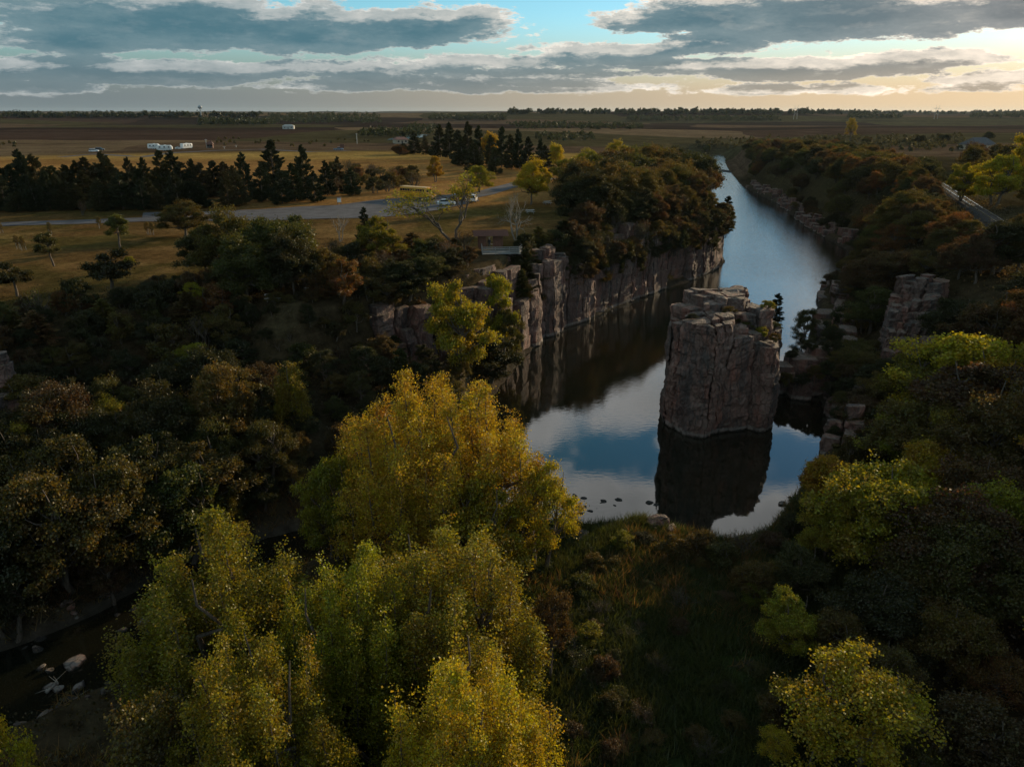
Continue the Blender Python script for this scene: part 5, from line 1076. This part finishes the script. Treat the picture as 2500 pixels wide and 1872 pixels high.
rail_p = [(-3.0, 1.8), (-3.0, -1.4), (-1.0, -1.5), (1.2, -1.5), (2.7, -1.45), (3.3, 0.2), (3.1, 1.8)]
for a in rail_p: box('railing_post', (*a, 0.6), (0.12, 0.12, 1.2), GREYW, dk)
for a, b in zip(rail_p, rail_p[1:]):
    for z in (0.32, 0.6, 0.88, 1.14): _plank('rail_board', Vector((*a, z)), Vector((*b, z)), 0.05, 0.19 if z < 1 else 0.12, GREYW, dk)
# person beside the shelter
def person(label, loc, rz, shirt, trousers):
    vs = [((0, 0, .95), .15), ((0, 0, 1.15), .145), ((0, 0, 1.36), .165), ((0, 0, 1.47), .07), ((0, .02, 1.55), .075), ((0, .03, 1.64), .105), ((0, .02, 1.72), .08),
          ((-.10, 0, .88), .10), ((-.12, .03, .5), .065), ((-.13, 0, .09), .045), ((-.13, .14, .04), .04), ((.10, 0, .88), .10), ((.12, .02, .5), .065), ((.13, 0, .09), .045), ((.13, .14, .04), .04),
          ((-.20, 0, 1.38), .06), ((-.27, .02, 1.12), .048), ((-.24, .16, .94), .036), ((-.22, .24, .92), .034), ((.20, 0, 1.38), .06), ((.27, .02, 1.12), .048), ((.24, .16, .94), .036), ((.22, .24, .92), .034)]
    es = [(0, 1), (1, 2), (2, 3), (3, 4), (4, 5), (5, 6), (0, 7), (7, 8), (8, 9), (9, 10), (0, 11), (11, 12), (12, 13), (13, 14), (2, 15), (15, 16), (16, 17), (17, 18), (2, 19), (19, 20), (20, 21), (21, 22)]
    me = bpy.data.meshes.new('person'); me.from_pydata([v for v, _ in vs], es, []); o = bpy.data.objects.new('person', me); COL.objects.link(o); o.location = loc; o.rotation_euler = (0, 0, rz)
    md = o.modifiers.new('skin', 'SKIN')
    for sv, (_, r_) in zip(me.skin_vertices[0].data, vs): sv.radius = (r_, r_)
    me.skin_vertices[0].data[0].use_root = True; o.modifiers.new('sub', 'SUBSURF').render_levels = 1
    m, t, out = mat('clothed_body'); b = t.new('ShaderNodeBsdfPrincipled'); tcn = t.new('ShaderNodeTexCoord'); z = t.sep(tcn.outputs['Object'])[2]
    c = t.mix(t.m('GREATER_THAN', z, 0.92), trousers, shirt); c = t.mix(t.m('GREATER_THAN', z, 1.47), c, (0.42, 0.26, 0.19)); t.put(b.inputs['Base Color'], c); b.inputs['Roughness'].default_value = 0.8; t.l.new(b.outputs[0], out.inputs[0]); me.materials.append(m)
    bm = bmesh.new(); bmesh.ops.create_uvsphere(bm, u_segments=12, v_segments=8, radius=0.125); bmesh.ops.scale(bm, vec=(1, 1.05, .8), verts=bm.verts); bmesh.ops.translate(bm, vec=(0, .0, 1.70), verts=bm.verts); from_bm(bm, 'hair', simple('pale_hair', (0.5, 0.47, 0.42), .8), o)
    tag(o, label, 'person'); return o
person('person in dark clothes standing in the gap of the brown shelter', (-3.6, 117.3, 15.32), 2.6, (0.02, 0.02, 0.025), (0.03, 0.03, 0.04))
def picnic(label, u, v, rz):
    x, y = hit(u, v); rt = empty('picnic_table', (x, y, hz(x, y)), rz); tag(rt, label, 'picnic table', 'picnic tables')
    for k in range(5): box('table_board', (0, -0.30 + k * .15, .76), (1.9, .135, .045), CONC, rt)
    for s in (-1, 1):
        box('seat_board', (0, s * .68, .45), (1.9, .26, .045), CONC, rt)
        _plank('leg', Vector((s * .65, -.62, 0)), Vector((s * .65, .12, .74)), .08, .08, GREYW, rt); _plank('leg', Vector((s * .65, .62, 0)), Vector((s * .65, -.12, .74)), .06, .06, GREYW, rt)
        _plank('crossbar', Vector((s * .65, -.75, .41)), Vector((s * .65, .75, .41)), .07, .05, GREYW, rt)
picnic('pale picnic table in a clearing of bushes above the left cliff', 668, 734, 0.2); picnic('second pale picnic table, right of the first in the bushes', 765, 716, 0.7)
picnic('white picnic table on the shaded lawn behind the bare forked tree', 1294, 522, 0.3); picnic('picnic table under the yellow tree by the park road', 1336, 500, 0.5)
def post_sign(label, u, v, w, h, m, name='sign_board'):
    x, y = hit(u, v); rt = empty(name, (x, y, hz(x, y))); tag(rt, label, 'sign')
    for s in (-1, 1): box('post', (s * w * .42, 0, h * .5), (.14, .14, h), WOODB, rt)
    box('board', (0, -.09, h * .68), (w, .06, h * .6), m, rt); box('roof', (0, 0, h + .05), (w * 1.15, .6, .1), WOODB, rt)
post_sign('dark brown notice board beside the blue-grey pickup', 836, 368, 2.6, 3.4, WOODB); post_sign('small white notice sign by the edge of the parking lot', 829, 501, 0.9, 1.7, simple('sign_white', (.6, .6, .58), .6))
def hut(label, u, v, w, d, h, wall, roofm, rz=0.0, name='hut', cat='building', ridge=1.6):
    x, y = hit(u, v); rt = empty(name, (x, y, hz(x, y) - .2), rz); tag(rt, label, cat)
    box('wall', (0, 0, h / 2), (w, d, h), wall, rt)
    bm = bmesh.new(); e = .5; P = [(-w / 2 - e, -d / 2 - e, h - .1), (w / 2 + e, -d / 2 - e, h - .1), (w / 2 + e, d / 2 + e, h - .1), (-w / 2 - e, d / 2 + e, h - .1), (-w * .3, 0, h + ridge), (w * .3, 0, h + ridge)]
    vs = [bm.verts.new(p) for p in P]
    for f in ((0, 1, 5, 4), (2, 3, 4, 5), (1, 2, 5), (3, 0, 4), (3, 2, 1, 0)): bm.faces.new([vs[k] for k in f])
    bmesh.ops.recalc_face_normals(bm, faces=bm.faces); r_ = from_bm(bm, 'roof', roofm, rt); box('chimney', (w * .2, 0, h + ridge * .8), (.6, .6, 1.2), WOODB, r_)
    box('door', (0, -d / 2 - .03, 1.1), (1.0, .08, 2.1), BLACKP, rt)
    for s in (-1, 1): f = box('window', (s * w * .3, -d / 2 - .03, h * .55), (1.2, .08, 1.1), GLASS, rt); box('frame', (s * w * .3, -d / 2 - .05, h * .55 - .62), (1.4, .12, .12), CONC, f)
    return rt
BWALL = simple('tan_siding', (.35, .28, .2), .8); DARKR = simple('dark_shingle', (.075, .07, .07), .8, 0, .2, 1.0, .3)
hut('small brown hut with posts beyond the trailers', 514, 362, 3.2, 3, 2.6, WOODB, WOODB, .2, 'hut')
hut('low house with orange-tinted roof beside the pale water', 978, 351, 9, 7, 3, BWALL, ROOFB, .5, 'house'); hut('large dark hip-roofed building among trees at far right', 2385, 366, 17, 12, 3.2, BWALL, DARKR, .3, 'barn', 'building', 4.2)
hut('pale farm buildings before the far left wood', 705, 316, 14, 8, 4, CONC, CONC, .1, 'barn')
# pylons, water tower, campground poles
def pylon(label, u, v, h):
    x, y = hit(u, v); rt = empty('pylon', (x, y, hz(x, y) - .5)); tag(rt, label, 'pylon', 'power pylons on the horizon'); s = simple('galvanised', (.28, .29, .3), .5, .6)
    for k in (-1, 1): cyl('leg', (k * 4.2, 0, 0), (k * 3.2, 0, h), .45, s, rt, 6, .3); cyl('brace', (k * 4.0, 0, h * .3), (-k * 3.6, 0, h * .62), .18, s, rt, 5); cyl('peak', (k * 3.2, 0, h - .2), (k * 5.0, 0, h + 3.5), .22, s, rt, 5)
    cyl('crossarm', (-9, 0, h * .86), (9, 0, h * .86), .35, s, rt, 6)
pylon('left one of two power pylons on the right horizon', 1941, 293, 30); pylon('right one of two power pylons on the right horizon', 2284, 292, 30)
x, y = hit(492, 291); wt = empty('water_tower', (x, y, hz(x, y))); tag(wt, 'small water tower on the left horizon', 'water tower'); PT = simple('tower_paint', (.3, .33, .35), .5)
cyl('stem', (0, 0, 0), (0, 0, 22), 1.2, PT, wt, 10); bm = bmesh.new(); bmesh.ops.create_uvsphere(bm, u_segments=16, v_segments=10, radius=5); bmesh.ops.scale(bm, vec=(1, 1, .8), verts=bm.verts); bmesh.ops.translate(bm, vec=(0, 0, 25), verts=bm.verts); from_bm(bm, 'tank', PT, wt, True)
sp_ = []
for (u, v, h) in [(872, 352, 7), (548, 364, 1.2), (577, 361, 1.2), (505, 362, 5)]:
    x, y = hit(u, v); rt = empty('utility_post', (x, y, hz(x, y))); cyl('pole', (0, 0, 0), (0, 0, h), .22, CONC, rt, 8); box('crossarm', (0, 0, h * .93), (1.6, .16, .16), CONC, rt); sp_.append(rt)
for i, rt in enumerate(sorted(sp_, key=lambda o: proj(o.location)[0])): tag(rt, 'pale post standing on the campground, %s from the left' % ordinal(i), 'post', 'campground posts')
# staked saplings on the lawn
sap = []
for (u, v) in [(46, 609), (59, 611), (125, 574), (243, 558), (362, 573), (372, 574), (5, 570)]:
    x, y = hit(u, v); o = tree('airy', x, y, 2.6, 1.1, 'olv', var=1); o.name = 'staked_sapling'
    for s in (-1, 1): k = cyl('stake', (s * 2.2, 0, 0), (s * 2.2, 0, 4.2), .22, GREYW, o, 6)
    sap.append(o)
for i, o in enumerate(sorted(sap, key=lambda o: proj(o.location)[0])): tag(o, 'thin staked sapling on the lawn, %s from the left' % ordinal(i), 'sapling', 'staked saplings on the lawn')
# fallen and dead wood
def log(name, label, pts, r0, r1, m=PALE_BARK, cat='dead tree'):
    tb = Tubes(); rs = np.random.RandomState(len(label)); p = np.concatenate([bend(rs, a, b, 4, .03)[:-1] for a, b in zip(pts, pts[1:])] + [np.array(pts[-1])[None]]); tb.add(p, np.linspace(r0, r1, len(p)), 7)
    for k in range(5): i = len(p) - 1 - k * max(1, len(p) // 8); q = p[i]; tb.add(bend(rs, q, q + rs.normal(size=3) * np.array([.6, .6, .12]) + np.array([0, 0, .12]), 3, .08), [r1 * .8, r1 * .5, .01], 4)
    return tag(link(name, tb.mesh(name), m), label, cat)
x, y = hit(105, 1010); d = ray(40, 945); t = 66 / d[1]
log('dead_trunk', 'pale dead trunk leaning on the cut rock wall at the left edge', [(x, y, hz(x, y) + 3), (d[0] * t, 66, CAMH + d[2] * t)], .32, .12)
for (a, b, lb) in [((165, 1718), (228, 1716), 'thin driftwood branch at the near shore of the dark stream'), ((112, 1690), (142, 1668), 'short pale log lying in the dark stream')]:
    P = []
    for (u, v) in (a, b): d = ray(u, v); t = (.15 - CAMH) / d[2]; P.append((d[0] * t, d[1] * t, .15))
    log('driftwood', lb, P, .12, .06, cat='log')

# ------------------------------------------------------------------ far woods that read as one mass
def far_wood(label, spots, seed, color, hgt_m=9, leaf=1.7, per=38):
    rs = np.random.RandomState(seed); pts = []; k = 0
    for (x, y) in spots:
        h = hgt_m * rs.uniform(.6, 1.15); w = h * rs.uniform(.35, .55); n = per; d = unit(rs.normal(size=(n, 3))) * rs.uniform(.5, 1.05, (n, 1)); d[:, 2] = np.abs(d[:, 2]) * .95 - .1 * rs.random(n)
        pts.append(np.array([x, y, hz(x, y) + h * .25]) + d * np.array([w, w, h * .75])); 
    P = np.concatenate(pts); o = link('far_woods', leaves_mesh('far_woods', rs, P, np.zeros_like(P), leaf, leaf * .9, .5), LEAF, kind='stuff'); o['label'] = label; o.color = (*color, 1)
def wood_line(u0, u1, v0, v1, n, seed):
    rs = np.random.RandomState(seed); return [hit(rs.uniform(u0, u1), rs.uniform(v0, v1)) for _ in range(n)]
WC = (0.026, 0.034, 0.014)
far_wood('dark wood on the far field at left', wood_line(490, 670, 296, 309, 130, 1) + wood_line(655, 930, 284, 303, 260, 2), 1, WC, 13, 2.6)
far_wood('tree line along the left horizon', wood_line(-60, 640, 286, 290, 260, 3), 2, WC, 14, 4.0)
far_wood('isolated wood on the far field at centre', wood_line(1048, 1235, 290, 296, 130, 4), 3, WC, 14, 3.2)
far_wood('hedgerow trees along the far stream at centre', wood_line(1265, 1570, 305, 318, 150, 5), 4, WC, 8, 2.0)
far_wood('farm shelter belt on the far field right of centre', wood_line(1530, 1905, 289, 298, 190, 6), 5, WC, 11, 2.8)
far_wood('trees round the pale water left of the spruce grove', wood_line(880, 1010, 325, 337, 60, 7) + wood_line(1000, 1060, 312, 330, 30, 8), 6, WC, 8, 1.8)
far_wood('blue tree line along the right horizon', wood_line(1240, 2560, 277, 281, 420, 9), 7, WC, 15, 6)
far_wood('wood at the right end of the horizon', wood_line(2370, 2560, 283, 290, 90, 10) + wood_line(2070, 2200, 287, 291, 60, 11), 8, WC, 12, 3.2)
far_wood('scrub along the far bank of the river', wood_line(1700, 2130, 338, 368, 150, 12) + wood_line(1980, 2350, 335, 372, 170, 22), 9, (.05, .048, .02), 4.5, 1.3)
far_wood('small trees on the meadow beyond the wooded point', wood_line(1310, 1450, 332, 346, 40, 13) + wood_line(1225, 1290, 300, 308, 20, 14), 10, WC, 6, 1.6)
far_wood('low bushes dotted over the near prairie', wood_line(520, 900, 340, 362, 26, 15) + wood_line(-20, 60, 350, 372, 10, 16), 11, (.06, .055, .02), 2.5, .9)
# ------------------------------------------------------------------ air
def haze():
    bm = bmesh.new(); bx(bm, (0, 6000, 40), (33500, 21500, 92)); m, t, out = mat('haze'); v = t.new('ShaderNodeVolumePrincipled')
    v.inputs['Color'].default_value = (0.66, 0.80, 0.92, 1); v.inputs['Density'].default_value = HAZE; v.inputs['Anisotropy'].default_value = 0.3
    t.l.new(v.outputs[0], out.inputs['Volume']); o = from_bm(bm, 'haze', m); o['kind'] = 'stuff'; o['label'] = 'thin evening haze over the whole landscape'
HAZE = 1.6e-5
if HAZE: haze()
